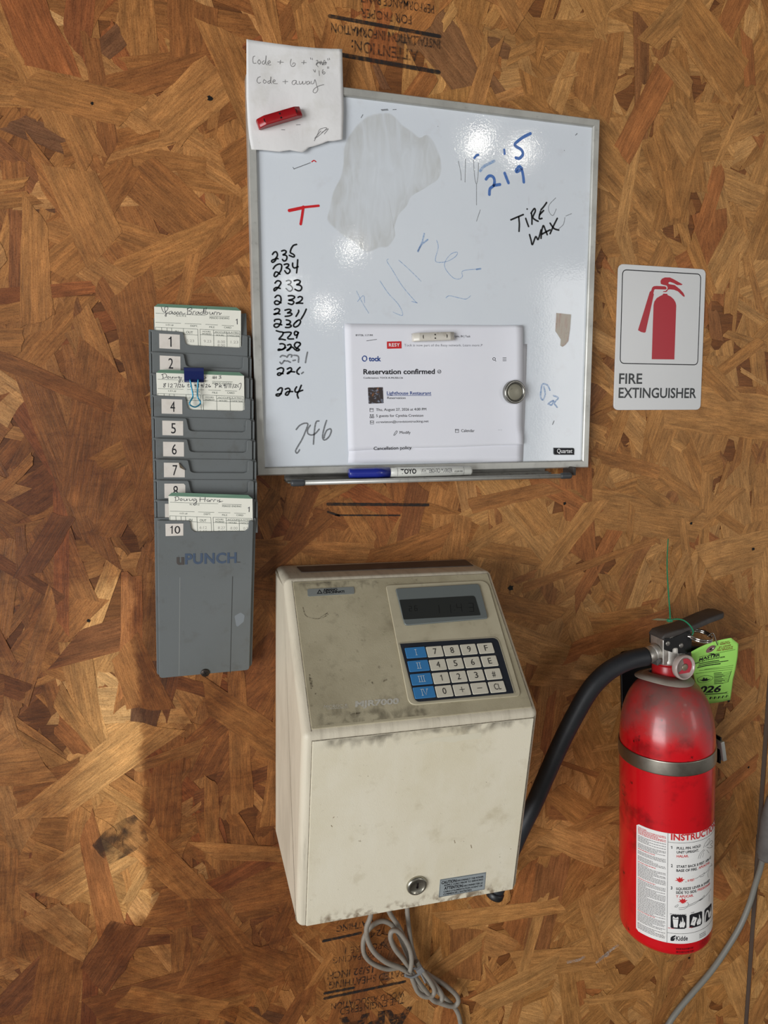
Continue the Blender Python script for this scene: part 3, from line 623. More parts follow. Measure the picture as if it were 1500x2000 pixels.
# eraser smear of old ink
SM = bpy.data.materials.new('eraser_smear'); N, L, b = nodes(SM)
b.inputs['Base Color'].default_value = (*lin((190, 182, 162)), 1); b.inputs['Roughness'].default_value = .5
at = N.new('ShaderNodeAttribute'); at.attribute_name = 'smear'; tc = N.new('ShaderNodeTexCoord'); nz = N.new('ShaderNodeTexNoise'); nz.inputs['Scale'].default_value = 55; nz.inputs['Detail'].default_value = 6; nz.inputs['Distortion'].default_value = 1.2
mp = N.new('ShaderNodeMapping'); mp.inputs['Scale'].default_value = (1.8, 1, .5); mp.inputs['Rotation'].default_value = (0, .5, 0)
L.new(tc.outputs['Object'], mp.inputs[0]); L.new(mp.outputs[0], nz.inputs[0]); mr = N.new('ShaderNodeMapRange'); mr.inputs[1].default_value = .3; mr.inputs[2].default_value = .7; mr.inputs[3].default_value = .08; mr.inputs[4].default_value = .25
L.new(nz.outputs[0], mr.inputs[0]); mu = N.new('ShaderNodeMath'); mu.operation = 'MULTIPLY'; L.new(at.outputs['Fac'], mu.inputs[0]); L.new(mr.outputs[0], mu.inputs[1]); L.new(mu.outputs[0], b.inputs['Alpha'])
ol = D_([(330, 190), (430, 110), (580, 82), (650, 110), (720, 185), (800, 240), (870, 295), (930, 270), (975, 310), (1010, 370), (1050, 480), (1055, 590), (1020, 660), (960, 700), (900, 740), (800, 800), (760, 880), (690, 960), (650, 1080), (660, 1140), (600, 1230), (520, 1240), (420, 1280), (360, 1240), (310, 1190), (250, 1160), (150, 1080), (80, 1000), (100, 900), (130, 760), (190, 640), (215, 520), (220, 400), (255, 300)])
uvp = ccw([tuple(x) for x in catmull(hits(SB, ol) + [SB.hit(*ol[0])], 3)[:-1]]); n = len(uvp)
uc = [(sum(a[0] for a in uvp) / n, sum(a[1] for a in uvp) / n)]
q = MB(); rings = [(1.0, 0), (.97, 1), (.86, .95), (.6, .6), (.3, .4)]; vv = []; wts = []
for k, a in rings:
    for u, v in uvp: vv.append(SB.pt(uc[0][0] + (u - uc[0][0]) * k, uc[0][1] + (v - uc[0][1]) * k, .00012)); wts.append(a)
vv.append(SB.pt(*uc[0], .00012)); wts.append(.3); fs = []
for j in range(4):
    for i in range(n): fs.append((j * n + i, j * n + (i + 1) % n, (j + 1) * n + (i + 1) % n, (j + 1) * n + i))
for i in range(n): fs.append((4 * n + i, 4 * n + (i + 1) % n, 5 * n))
q.add(vv, fs); so = q.build('eraser_smear', SM, board); at_ = so.data.attributes.new('smear', 'FLOAT', 'POINT'); at_.data.foreach_set('value', wts)

# ------------------------------------------------------------------ papers and magnets on the board
def bowed(pl, f): return Sheet(pl, f)
npl = wallplane(BD + .0008)
nu0 = npl.hit(575, 260)
notes = Sheet(npl, lambda u, v: .0004 + .006 * max(0, (v - nu0[1]) / .1) ** 2 * (0.3 + max(0, (nu0[0] - u) / .08)) + .0006 * math.sin(u * 90 + v * 60))
T_ = [(480.8, 80), (505, 83), (540, 88), (575, 92), (620, 95), (667.5, 97.5)]; R_ = [(667.5, 97.5), (669, 140), (670.5, 185), (671.5, 215), (670, 250), (669, 273)]
Bt = [(491, 292), (512, 293), (545, 297), (566, 294), (590, 298), (597, 294), (603, 288), (615, 285), (630, 280), (640, 276), (652, 276), (669, 273)]; Lf = [(480.8, 80), (481, 130), (481, 190), (484, 240), (487, 270), (491, 292)]
q = MB(); sheetmesh(q, notes, coons(T_, Bt, Lf, R_, 33, 30)); note = q.build('note_paper', NOTEPAPER, None, solid=.0002)
tag(note, 'torn soiled white note with pencilled code held at the whiteboard top left corner', 'note')
E1 = lambda l: Z(l, 460, 80, 6.25)
q = MB(); strokes(q, notes, [E1(l) for l in (
    [(212, 210), (206, 245), (215, 285), (248, 283)], [(212, 208), (232, 198)], [(285, 240), (266, 268), (285, 293), (304, 268), (285, 240)], [(345, 250), (320, 275), (338, 295), (360, 265), (370, 190), (365, 280), (385, 300)], [(390, 285), (420, 270), (410, 250), (390, 272), (402, 300), (430, 300)],
    [(510, 265), (580, 270)], [(545, 245), (540, 290)], [(675, 235), (665, 280), (682, 320), (715, 314), (724, 286), (700, 280), (692, 300)], [(800, 275), (860, 275)], [(830, 250), (825, 295)], [(910, 215), (915, 235)], [(932, 220), (935, 240)],
    [(980, 250), (1000, 245), (990, 290), (980, 300), (1020, 260), (1030, 295), (1040, 250), (1060, 300), (1080, 240), (1100, 290), (1050, 290), (1110, 268), (985, 280), (1005, 325)], [(1120, 220), (1125, 240)], [(1140, 215), (1145, 235)],
    [(945, 360), (965, 390), (970, 362)], [(1015, 370), (1020, 430)], [(1065, 355), (1055, 390), (1070, 412), (1090, 395), (1075, 380), (1060, 400)], [(1118, 320), (1120, 340)], [(1132, 320), (1135, 340)],
    [(300, 445), (270, 460), (258, 500), (280, 525), (302, 515)], [(345, 480), (335, 508), (355, 525), (372, 500), (345, 480)], [(415, 490), (390, 505), (400, 525), (420, 510), (430, 440), (428, 510), (440, 525)], [(450, 505), (480, 495), (475, 478), (455, 490), (462, 520), (510, 525)],
    [(575, 500), (635, 500)], [(605, 480), (605, 525)], [(735, 490), (702, 490), (686, 520), (710, 540), (735, 510), (738, 490), (740, 530), (765, 535)], [(775, 500), (780, 535), (805, 525), (815, 500), (820, 535), (848, 525), (855, 500)], [(890, 500), (866, 510), (870, 540), (895, 525), (900, 505), (905, 535)], [(920, 500), (922, 530), (950, 525), (965, 480), (985, 550), (1000, 600), (975, 640), (942, 630), (960, 590), (1020, 555), (1075, 540)],
    [(960, 1220), (1000, 1140), (1030, 1080), (1110, 1065), (1060, 1120), (985, 1180)], [(965, 1190), (1040, 1100)], [(1050, 1120), (1130, 1075), (1080, 1140)], [(740, 1025), (790, 1022)], [(560, 1090), (600, 1090)])], 0.95, .0003)
q.build('pencil_lettering', PENCIL, note, 'pencilled code words')

def bar_magnet(name, mt, dark, c0, c1, d, lengthpx, label, wid, th, holes_):
    """arched rectangular magnet clip: profile along its length, extruded across"""
    a, b = P(*c0, d), P(*c1, d); U = (b - a); Ln = U.length; U.normalize(); Nn = V3((0, -1, 0)); Vv = Nn.cross(U)
    mid = (a + b) / 2
    root = thing(name, label, 'magnet', mid)
    q = MB(); prof = fillet([(-Ln / 2, 0), (Ln / 2, 0), (Ln / 2, th * .55), (Ln / 2 - th * .75, th), (-Ln / 2 + th * .75, th), (-Ln / 2, th * .55)], [.0004, .0004, th * .3, th * .35, th * .35, th * .3])
    pl = Plane(mid, U, Nn)   # u along, v outward
    prism(q, pl, prof, -wid / 2, wid / 2 - .0000, .0009); q.build('body', mt, root)
    top = Plane(mid + Nn * (th + .0001), U, Vv); q = MB()
    for x, y, r, half in holes_:
        uv = [(x * Ln / 2 + r * .55 * math.cos(t) * (1 if abs(x) < .3 else .8), y * wid / 2 + r * math.sin(t)) for t in [k * PI / 7 + half for k in range(8)]]
        flat(q, top, uv, .0001)
    q.build('recess', dark, root)
    return root
DARKHOLE = ink('dark_recess', (28, 20, 20))
red = bar_magnet('bar_magnet', REDPL, DARKHOLE, (503, 246), (587, 221), BD + .0022, 0, 'red plastic bar magnet pinning the pencilled note to the whiteboard', .0088, .0095, [(.72, 0, .0021, PI / 2 * 3), (-.72, 0, .0021, PI / 2), (0, .62, .0018, PI), (0, -.62, .0018, 0)])
# printed sheets
def sheetobj(name, mt, pl, corners, label, cat, bow):
    s = Sheet(pl, bow); q = MB(); TL, TR, BR, BL, RE, BE = corners
    sheetmesh(q, s, coons([TL, ((TL[0] + TR[0]) / 2, (TL[1] + TR[1]) / 2 + .3), TR], BE, [TL, BL], RE, 24, 20)); o = q.build(name, mt, None, solid=.00015); tag(o, label, cat); return o, s
bk, _ = sheetobj('paper_sheet', PAPER, wallplane(BS + .0006), ((690, 671), (1029, 672), (1021, 902), (680, 904), [(1029, 672), (1026, 780), (1021, 902)], [(680, 904), (850, 903), (1021, 902)]), 'blank white sheet mostly hidden behind the printed reservation page', 'paper', lambda u, v: 0)
pz = wallplane(BS).hit(850, 640)[1]; pxr = wallplane(BS).hit(1010, 750)[0]
bow = lambda u, v: .0006 + max(0, (u - (pxr - .03)) / .03) ** 2 * .0022 + max(0, (pz - .10 - v) / .05) ** 2 * .0012
pp, ps = sheetobj('paper_sheet', PAPER, wallplane(BS + .0010), ((672.4, 632.4), (1018, 636), (1018, 868), (679.8, 881), [(1018, 636), (1019, 655), (1018.5, 750), (1016.5, 820), (1016, 835), (1018.5, 852), (1018, 868)], [(679.8, 881), (760, 876), (892, 873), (960, 870), (1018, 868)]), 'printed white restaurant reservation page on the lower part of the whiteboard', 'paper', bow)
HP = .00022; G = lambda x, y: (640 + x / 2.778, 600 + y / 2.778)
def tp(q, s, x0, y0, x1, y1, h, b=0.0): text(q, ps, s, G(x0, y0), G(x1, y1), h / 2.778, HP, b)
q = MB(); tp(q, '8/17/26, 1:17 PM', 151, 157, 243, 158, 10); tp(q, 'r Lake, IN | Tock', 680, 163, 772, 164, 11)
tp(q, 'Reservation confirmed', 193, 364, 580, 362, 27, .022); tp(q, 'Confirmation: TOCK-R-MUSELCI6', 193, 388, 407, 388, 9)
tp(q, 'Reservation', 322, 498, 421, 498, 12); tp(q, 'Thu, August 27, 2026 at 4:00 PM', 261, 563, 533, 560, 14); tp(q, '5 guests for Cynthia Creviston', 262, 596, 517, 594, 14); tp(q, 'ccreviston@crevistontrucking.net', 262, 629, 546, 624, 12)
tp(q, 'Modify', 389, 687, 448, 687, 15); tp(q, 'Calendar', 723, 677, 795, 677, 15); tp(q, 'Cancellation policy', 248, 775, 453, 770, 17, .012)
S3 = lambda ls: [[G(*p) for p in l] for l in ls]
circ = lambda x, y, r, n=14: [(x + r * math.cos(k * 2 * PI / n), y + r * math.sin(k * 2 * PI / n)) for k in range(n + 1)]
strokes(q, ps, S3([circ(901, 281, 7), [(906, 287), (911, 293)], [(948, 275), (966, 275)], [(948, 283), (966, 283)], [(948, 291), (966, 291)], circ(604, 350, 9), [(599, 350), (603, 354), (609, 346)], [(358, 691), (370, 672), (376, 676), (364, 693), (357, 695), (358, 691)], [(925, 666)], [(933, 666)], [(941, 666)], [(210, 183), (265, 175)]]), .8, HP)
for x, y in ((237, 558), (239, 625), (700, 671)): strokes(q, ps, S3([[(x - 9, y - 9), (x + 9, y - 9), (x + 9, y + 9), (x - 9, y + 9), (x - 9, y - 9)], [(x - 9, y - 4), (x, y + 2 if y > 600 and x < 300 else y - 4), (x + 9, y - 4)]]), .8, HP, False)
strokes(q, ps, S3([circ(232, 585, 3, 8), circ(244, 585, 3, 8), [(228, 600), (229, 593), (236, 593), (237, 600), (228, 600)], [(240, 600), (241, 593), (248, 593), (249, 600), (240, 600)]]), .8, HP)
q.build('black_print', BLACK, pp)
q = MB(); tp(q, 'Tock is now part of the Resy network. Learn more', 414, 213, 822, 213, 13); strokes(q, ps, S3([[(828, 212), (837, 203), (829, 203)]]), .8, HP); q.build('grey_print', GREYPRINT, pp)
q = MB(); tp(q, 'tock', 222, 293, 288, 293, 26, .03)
for a0, a1 in ((.35, 1.2), (1.35, 2.2)):
    strokes(q, ps, S3([[(199 + 12 * math.cos((a0 + (a1 - a0) * k / 8) * PI), 279 + 14 * math.sin((a0 + (a1 - a0) * k / 8) * PI)) for k in range(9)]]), 1.8, HP)
tp(q, 'Lighthouse Restaurant', 320, 475, 560, 475, 18, .012); strokes(q, ps, S3([[(320, 480), (560, 480)]]), .7, HP, False); q.build('blue_print', BLUEPRINT, pp)
q = MB(); flat(q, ps, hits(ps, [G(320, 187), G(399, 185), G(400, 224), G(321, 226)]), HP); rb = q.build('red_banner', REDPRINT, pp); q = MB(); text(q, ps, 'RESY', G(331, 214), G(390, 213), 6.2, HP + .0001, .02, spacing=1.15); q.build('banner_lettering', WHITEPRINT, rb)
q = MB(); flat(q, ps, fillet(hits(ps, [G(217, 436), G(298, 434), G(302, 521), G(221, 524)]), .0008), HP); ph = q.build('photo_print', mat('small_photo_print', (58, 48, 46), 0.5, mottle=[(190, 0.9, (150, 160, 180), 0.52, 0.64), (150, 0.8, (190, 120, 60), 0.6, 0.7)]), pp)
wbm = bar_magnet('bar_magnet', mat('cloudy_white_plastic', (216, 210, 198), 0.3, mottle=[(120, 0.6, (160, 146, 128), 0.55, 0.72)]), DARKHOLE, (804, 660), (885, 657.5), BS + .002, 0, 'cloudy white bar magnet at the top of the printed reservation page', .0088, .0085, [(.55, 0, .0022, PI / 2 * 3), (-.55, 0, .0022, PI / 2), (0, .6, .0016, PI), (0, -.6, .0016, 0)])
rc = P(1002, 766, BS + .0022)
rm = thing('round_magnet', 'round metal rimmed magnet on the right edge of the printed page', 'magnet', rc)
q = MB(); lathe(q, rc, (0, -1, 0), [(0, 0), (.0128, 0), (.0136, .0008), (.0136, .005), (.0130, .0062), (.0120, .0066), (.0108, .0062), (.0096, .0046), (0, .0046)]); q.build('rim', mat('grey_metal_rim', (150, 148, 142), 0.25, 0.85, mottle=[(120, 0.5, (104, 100, 94), 0.5, 0.7)]), rm)
q = MB(); lathe(q, rc + V3((0, -.0047, 0)), (0, -1, 0), [(.0094, 0), (.0092, .0012), (.0084, .0017), (0, .0017)]); q.build('center_disc', mat('dull_magnet_face', (140, 136, 120), 0.4, 0.3, mottle=[(150, 0.5, (176, 170, 150), 0.58, 0.7), (260, 0.7, (80, 74, 66), 0.64, 0.72)]), rm)
q = MB(); prism(q, SB, hits(SB, Z([(1240, 32), (1318, 40), (1312, 120), (1303, 185), (1285, 207), (1272, 215), (1262, 208), (1264, 175), (1246, 145), (1235, 130)], 640, 600, 2.778)), .0001, .0008); tb = q.build('tape_remnant', mat('dirty_tape', (188, 178, 164), 0.5, mottle=[((200, 200, 40), 0.7, (176, 132, 124), 0.5, 0.66), (160, 0.6, (112, 96, 84), 0.6, 0.72)]), None)
tag(tb, 'torn scrap of dirty tape stuck near the right side of the whiteboard', 'tape')
# marker pen in the tray
ma, mb_ = P(681, 924.5, .0245), P(920, 919.2, .0245); mv = (mb_ - ma); ML = mv.length; mv.normalize(); R1 = .0056
mk = thing('marker_pen', 'white barrelled marker with blue cap lying in the whiteboard tray', 'marker', (ma + mb_) / 2)
cl = ML * (757.5 - 681) / (920 - 681)
q = MB(); lathe(q, ma, mv, [(0, 0), (R1 * .8, 0), (R1 * .97, .0008), (R1 * .97, .006), (R1, .0065), (R1, cl * .62), (R1 * 1.03, cl * .63), (R1 * 1.03, cl), (R1 * .9, cl)], 28); q.build('cap', BLUEPL, mk)
q = MB(); lathe(q, ma + mv * (cl - .001), mv, [(R1 * .94, 0), (R1 * .94, .008), (R1 * 1.0, .0085), (R1, ML - cl - .012), (R1 * .97, ML - cl - .0115), (R1 * .97, ML - cl - .001), (R1 * .8, ML - cl + .001), (0, ML - cl + .001)], 28); br = q.build('barrel', mat('white_marker_barrel', (214, 214, 206), 0.35, mottle=[(120, 0.5, (150, 146, 134), 0.6, 0.72)]), mk)
mc = Cyl(ma, mv, R1)     # surface frame along the barrel: re-map u along axis
class Along:
    def __init__(s): pass
    def pt(s, u, v, h=0): th = v / R1; return ma + mv * u + (V3((0, -1, 0)) * math.cos(th) + V3((0, -1, 0)).cross(mv) * -math.sin(th)) * (R1 + h)
al = Along(); up = al.pt(.01, .001)[2] > al.pt(.01, 0)[2]
if not up: al.pt = lambda u, v, h=0: ma + mv * u + (V3((0, -1, 0)) * math.cos(v / R1) + V3((0, -1, 0)).cross(mv) * math.sin(v / R1)) * (R1 + h)
fx = lambda x: (x - 681) / 239 * ML
q = MB(); text(q, al, 'TOYO', (fx(777), -.0014), (fx(807), -.0014), 0, .0002, .03, uvmode=True, hm=.0052); text(q, al, '-XYLENE FREE-', (fx(882), -.0006), (fx(900), -.0006), 0, .0002, 0, uvmode=True, hm=.0014)
for x in (771, 902): ribbon(q, al, [(fx(x), t * .001) for t in range(-5, 7)], .0002, .0002)
q.build('lettering', BLACK, br)
q = MB(); text(q, al, 'WHITEBOARD MARKER', (fx(816), -.0009), (fx(878), -.0009), 0, .0002, 0, uvmode=True, hm=.0046); ribbon(q, al, [(fx(816), -.0022), (fx(902), -.0022)], .0002, .0002); q.build('lettering', DARKGREY, br)

# ------------------------------------------------------------------ time card rack
def dk(i): return .0125 + .0042 * (i - 1)            # depth of the front of pocket i
TABS = {1: (296, 644), 2: (297, 687), 3: (298.6, 729.5), 4: (300.5, 772), 5: (302, 814.5), 6: (303.5, 856), 7: (305, 897), 8: (306, 938), 9: (307, 977.5), 10: (307.3, 1016.5)}
p5 = wallplane(dk(5)); u0, u1 = p5.hit(302, 814.5), p5.hit(491, 819.6)
RA = math.atan2(u1[1] - u0[1], u1[0] - u0[0])
rpl = lambda d: wallplane(d, RA)
k5 = rpl(dk(5)); o5 = k5.hit(302, 814.5)
tpl = [tuple(a - b for a, b in zip(k5.hit(*p), o5)) for p in [(302, 814.5), (364, 817), (369, 840), (377, 842), (473, 843.8), (480, 841.5), (480.8, 819), (491, 820)]]
PWID = tpl[-1][0]
fl_l = k5.hit(296, 813)[0] - o5[0]; fl_r = k5.hit(497.3, 818)[0] - o5[0]
b0 = P(395, 1316, 0)
rack = thing('time_card_rack', 'tall grey ten pocket time card rack screwed to the wood panel left of the whiteboard', 'card rack', b0)
RS = .034
for i in range(1, 10):
    pl = rpl(dk(i)); o = pl.hit(*TABS[i]); sh = lambda p: (p[0] + o[0], p[1] + o[1])
    q = MB()
    out = [sh(p) for p in tpl] + [sh((PWID, -RS)), sh((0, -RS))]
    out = fillet(out, [.0012, .0022, .0035, .002, .002, .0035, .003, .0025, 0, 0], 5)
    prism(q, pl, out, -.0013, 0, .0004)
    back = fillet([(fl_l, .0006), (fl_r, .0006), (fl_r, -RS), (fl_l, -RS)], [.001, .002, 0, 0]); prism(q, pl, [sh(p) for p in back], -.0042, -.0029, .0004)
    for xx in (fl_l, fl_r - .002): prism(q, pl, [sh((xx, -.002)), sh((xx + .002, -.002)), sh((xx + .002, -RS)), sh((xx, -RS))], -.0029, -.0012)
    pk = q.build('pocket', RACKGREY, rack)
    if i != 3:
        q = MB(); lo = [(.0072, -.0033), (.0272, -.0033), (.0272, -.0178), (.0072, -.0178)]
        if i == 7: lo = [(.0072, -.0033), (.0215, -.0033), (.0272, -.0095), (.0272, -.0178), (.0072, -.0178)]
        if i == 8: lo = [(.0072, -.0033), (.0258, -.0033), (.0272, -.005), (.0272, -.0178), (.0072, -.0178)]
        flat(q, pl, [sh(p) for p in lo], .00015); lb = q.build('number_label', NUMLABEL, pk)
        q = MB(); wn_ = .0045 if i != 1 else .003; xc = .0178
        (one(q, pl, *sh((xc + .0012, -.0158)), .0102, .0003) if i == 1 else text(q, pl, str(i), sh((xc - wn_ / 2, -.0158)), sh((xc + wn_ / 2, -.0158)), 0, .0003, 0, uvmode=True, hm=.0102)); q.build('number', BLACK, lb)
        if i == 7: q = MB(); prism(q, pl, [sh((.0215, -.0033)), sh((.0272, -.0105)), sh((.0225, -.008))], .0003, .0016); q.build('peeled_corner', mat('brown_sticker_back', (92, 78, 58), 0.7), lb)
# bottom plate, leaning back towards its foot
pl10 = rpl(dk(10)); o10 = pl10.hit(*TABS[10])
dbot = .020
tl3, tr3 = P(*TABS[10], dk(10)), P(495, 1018, dk(10)); bl3, br3 = P(311, 1324, dbot), P(487, 1309, dbot)
Ur = (tr3 - tl3).normalized(); dv = ((bl3 - tl3) + (br3 - tr3)) * .5; dv = (dv - Ur * dv.dot(Ur)); Hh = dv.length
p10 = Plane(tl3, Ur, -dv)
sh10 = [p10.hit(*p) for p in [(307.3, 1016.5), (371, 1017.5), (374, 1034), (381, 1038.5), (478, 1037.5), (485, 1033), (486, 1017), (495, 1016.8)]]
o10u = sh10[0]
out = sh10 + [p10.hit(487, 1308.5), p10.hit(311, 1325)]
q = MB(); prism(q, p10, fillet(out, [.0012, .0022, .0035, .002, .002, .0035, .003, .0025, .004, .004], 5), -.0014, 0, .0005)
prism(q, p10, fillet([p10.hit(*p) for p in [(301, 1013), (500.5, 1013.5), (492.5, 1304), (306, 1322)]], [.001, .002, .004, .004]), -.0045, -.003, .0004)
pk = q.build('bottom_pocket', RACKGREY, rack)
def rtxt(name, m, *ts, par=pk):
    q = MB()
    for t in ts: text(q, p10, *t)
    return q.build(name, m, par)
q = MB(); flat(q, p10, [p10.hit(*p) for p in [(323, 1023), (358, 1022.5), (358, 1046), (323.5, 1047)]], .00015); lb = q.build('number_label', NUMLABEL, pk)
q = MB(); a = p10.hit(337, 1042.3); one(q, p10, a[0], a[1], .0084, .0003); text(q, p10, '0', (341, 1042.2), (352, 1042), 14.8, .0003); q.build('number', BLACK, lb)
rtxt('logo', mat('faded_logo_blue', (72, 86, 106), 0.5), ('PUNCH', (361.5, 1101.5), (462, 1098.6), 19.5, .0003, .03, 0, 1.06))
rtxt('logo', mat('faded_logo_brown', (78, 72, 68), 0.5), ('u', (345, 1102.2), (359.5, 1101.8), 19.5, .0003, .04), ('tm', (463, 1099), (469, 1099), 3, .0003, 0))
q = MB(); strokes(q, p10, [[(351.4, 1128), (350.6, 1220), (349.7, 1319)]], 1.0, .00008); q.build('groove', mat('pale_groove', (140, 142, 138), 0.5), pk)
q = MB(); strokes(q, p10, [[(454.3, 1126), (452, 1220), (449.7, 1314)]], 1.2, .00008); q.build('groove', mat('dark_groove', (52, 52, 50), 0.6), pk)
q = MB(); flat(q, p10, fillet(hits(p10, [(458, 1203), (470, 1196), (478, 1202), (476, 1214), (462, 1226)]), .002), .00008); q.build('rub_mark', mat('rubbed_plastic', (128, 134, 138), 0.5), pk)
q = MB(); so_ = p10.pt(*p10.hit(400.7, 1313.7), 0); lathe(q, so_, p10.N, [(.0046, -.002), (.0046, .0008), (.0038, .0015), (0, .0017)], 24)
sw = q.build('screw', mat('dark_screw', (66, 58, 52), 0.45, 0.7), rack)
q = MB(); sp_ = Plane(so_ + p10.N * .0017, p10.U, p10.V); ribbon(q, sp_, [(-.0022, -.0012), (.0022, .0012)], .0008, .0001, False); ribbon(q, sp_, [(-.0012, .0022), (.0012, -.0022)], .0008, .0001, False); q.build('slot', DARKHOLE, sw)
# solid wedge behind the pockets
zt_ = rpl(0).hit(*[395, 640])[1]
q = MB(); Rx = V3((math.cos(RA), 0, math.sin(RA))); Rz = V3((-math.sin(RA), 0, math.cos(RA)))
tL = P(300, 622, .004); tR = P(481, 612, .004); mL = P(308, 1010, dk(10) - .010); mR = P(492, 1010, dk(10) - .010); lL = P(312, 1312, .010); lR = P(484, 1298, .010)
wv = []
for a in (tL, tR, mL, mR, lL, lR): wv.append(a); wv.append(V3((a[0], -.0006, a[2])))
q.add(wv, [(0, 4, 6, 2), (4, 8, 10, 6), (0, 1, 5, 4), (4, 5, 9, 8), (2, 6, 7, 3), (6, 10, 11, 7), (0, 2, 3, 1), (8, 9, 11, 10), (1, 3, 7, 5), (5, 7, 11, 9)]); q.build('back_body', RACKGREY, rack)

# ------------------------------------------------------------------ time cards
class CardMap:
    def __init__(s, TL, TR):
        s.TL = TL; dx, dy = TR[0] - TL[0], TR[1] - TL[1]; l = math.hypot(dx, dy); s.k = l / 848.94; s.ex = (dx / l, dy / l); s.ey = (-s.ex[1], s.ex[0])
        a = math.atan2(40, 848); s.ca, s.sa = math.cos(a), math.sin(a)
    def __call__(s, x, y):
        x -= 155; y -= 95; lx = (x * s.ca + y * s.sa) * s.k; ly = (-x * s.sa + y * s.ca) * s.k
        return (s.TL[0] + s.ex[0] * lx + s.ey[0] * ly, s.TL[1] + s.ex[1] * lx + s.ey[1] * ly)
def timecard(i, TL, TR, botpx, label, hand, typed, mark1=True, pl=None):
    d = dk(i) - .0019; pl = pl or wallplane(d); cm = CardMap(TL, TR); q = MB()
    c = lambda *p: pl.hit(*cm(*p))
    body = [c(155, 95), c(1003, 135), c(1003, 490 + botpx), c(165, 450 + botpx)]
    prism(q, pl, body, -.0005, 0); card = q.build('time_card', CARDSTOCK, None); tag(card, label, 'time card', 'time cards in the rack')
    q = MB(); e0 = [c(155, 95), c(1003, 135), c(960, 100), c(240, 66), c(190, 66)]
    # stacked rear edges of the folded card pad lean back above the front sheet
    n_ = len(e0); vv = [pl.pt(*e, 0) for e in e0[:2]] + [pl.pt(*e, -.0012) for e in e0[2:]] + [pl.pt(*e, -.0016) for e in e0[2:]] + [pl.pt(*e, -.0010) for e in e0[:2]]
    q.add(vv, [(1, 0, 4, 3, 2) if False else (0, 1, 2, 3, 4), (4, 3, 6, 7), (3, 2, 5, 6), (9, 8, 7, 6, 5), (1, 9, 5, 2), (0, 4, 7, 8)]); q.build('green_top_edge', GREENEDGE, card, 'green top edge')
    q = MB(); S = lambda ls, w_, h: strokes(q, pl, [[cm(*p) for p in l] for l in ls], w_, h, False)
    S([[(172, 158), (470, 172), (655, 180)], [(695, 185), (890, 192)], [(170, 248), (415, 258)], [(455, 260), (615, 266)], [(657, 268), (775, 274)], [(818, 277), (932, 283)], [(168, 295), (580, 315)], [(603, 315), (993, 334)], [(168, 295), (170, 470)], [(440, 310), (446, 470)], [(580, 315), (587, 475)], [(603, 315), (608, 475)], [(735, 322), (738, 480)], [(865, 355), (867, 485)], [(993, 334), (993, 490)], [(735, 352), (993, 364)], [(603, 368), (993, 390)], [(446, 365), (583, 372)], [(168, 345), (446, 360)], [(228, 298), (230, 348)], [(280, 302), (282, 350)], [(325, 304), (327, 352)]], .7, .00012)
    T = lambda s, x0, y0, x1, y1, h, b=0.0: text(q, pl, s, cm(x0, y0), cm(x1, y1), h * cm.k, .00012, b)
    T('N A M E', 370, 191, 468, 195, 16); T('PERIOD ENDING', 697, 213, 888, 218, 18); T('I.D.#', 270, 279, 345, 282, 14); T('DEPT.', 510, 290, 582, 293, 16); T('FILE', 694, 301, 745, 304, 16); T('CARD', 838, 305, 908, 309, 17)
    T('OUT', 468, 356, 533, 360, 24); T('IN', 360, 350, 392, 352, 24); T('HOURS', 628, 344, 706, 348, 15); T('WORKED', 622, 367, 714, 371, 15); T('ACCUMULATED', 748, 349, 982, 358, 15); T('HOURS', 760, 380, 838, 384, 15); T('OVERTIME', 872, 384, 988, 390, 15)
    q.build('print', GREENPRINT, card)
    q = MB()
    if mark1: a = pl.hit(*cm(970, 268)); one(q, pl, a[0], a[1], .0056, .00013, .13)
    for l in hand: strokes(q, pl, [[cm(*p) for p in l]], .95, .00015)
    q.build('handwritten_lettering', PENINK, card)
    if typed:
        q = MB()
        for s_, x, y in typed: text(q, pl, s_, cm(x, y), cm(x + 18 * len(s_), y + 2), 26 * cm.k, .00012, 0)
        q.build('typed_lettering', ink('faint_typed_ink', (176, 174, 168), .9, .4, 900), card)
    return card, pl
GREENPRINT = ink('card_print', (96, 104, 98))
jason = [[(225, 100), (240, 138), (262, 150), (290, 112), (276, 96), (256, 110), (270, 160), (272, 190), (262, 180), (290, 150)], [(325, 138), (300, 150), (305, 168), (325, 158), (330, 143), (337, 166)], [(343, 166), (358, 145), (366, 163), (350, 172)], [(385, 145), (372, 158), (385, 170), (396, 156), (385, 145)], [(405, 172), (410, 148), (424, 150), (430, 170), (458, 158)], [(482, 112), (480, 172)], [(475, 118), (510, 106), (524, 120), (492, 137), (520, 146), (512, 166), (480, 172)], [(530, 172), (540, 142), (556, 142)], [(582, 145), (560, 155), (566, 170), (585, 160), (590, 146), (597, 170)], [(627, 146), (606, 156), (613, 172), (631, 160), (641, 110), (642, 170)], [(662, 106), (656, 166), (671, 170), (681, 152), (662, 148)], [(696, 147), (701, 170), (720, 166), (726, 150), (730, 170)], [(740, 172), (746, 148), (765, 150)], [(766, 174), (773, 154), (790, 154), (795, 174), (811, 156)]]
cm2 = CardMap((305, 728), (476.6, 734))
def inv(cm, l, ox, oy, s):     # zoom coordinates -> card coordinates
    r = []
    for x, y in l:
        px, py = ox + x / s - cm.TL[0], oy + y / s - cm.TL[1]; lx = (px * cm.ex[0] + py * cm.ex[1]) / cm.k; ly = (px * cm.ey[0] + py * cm.ey[1]) / cm.k
        r.append((155 + lx * cm.ca - ly * cm.sa, 95 + lx * cm.sa + ly * cm.ca))
    return r
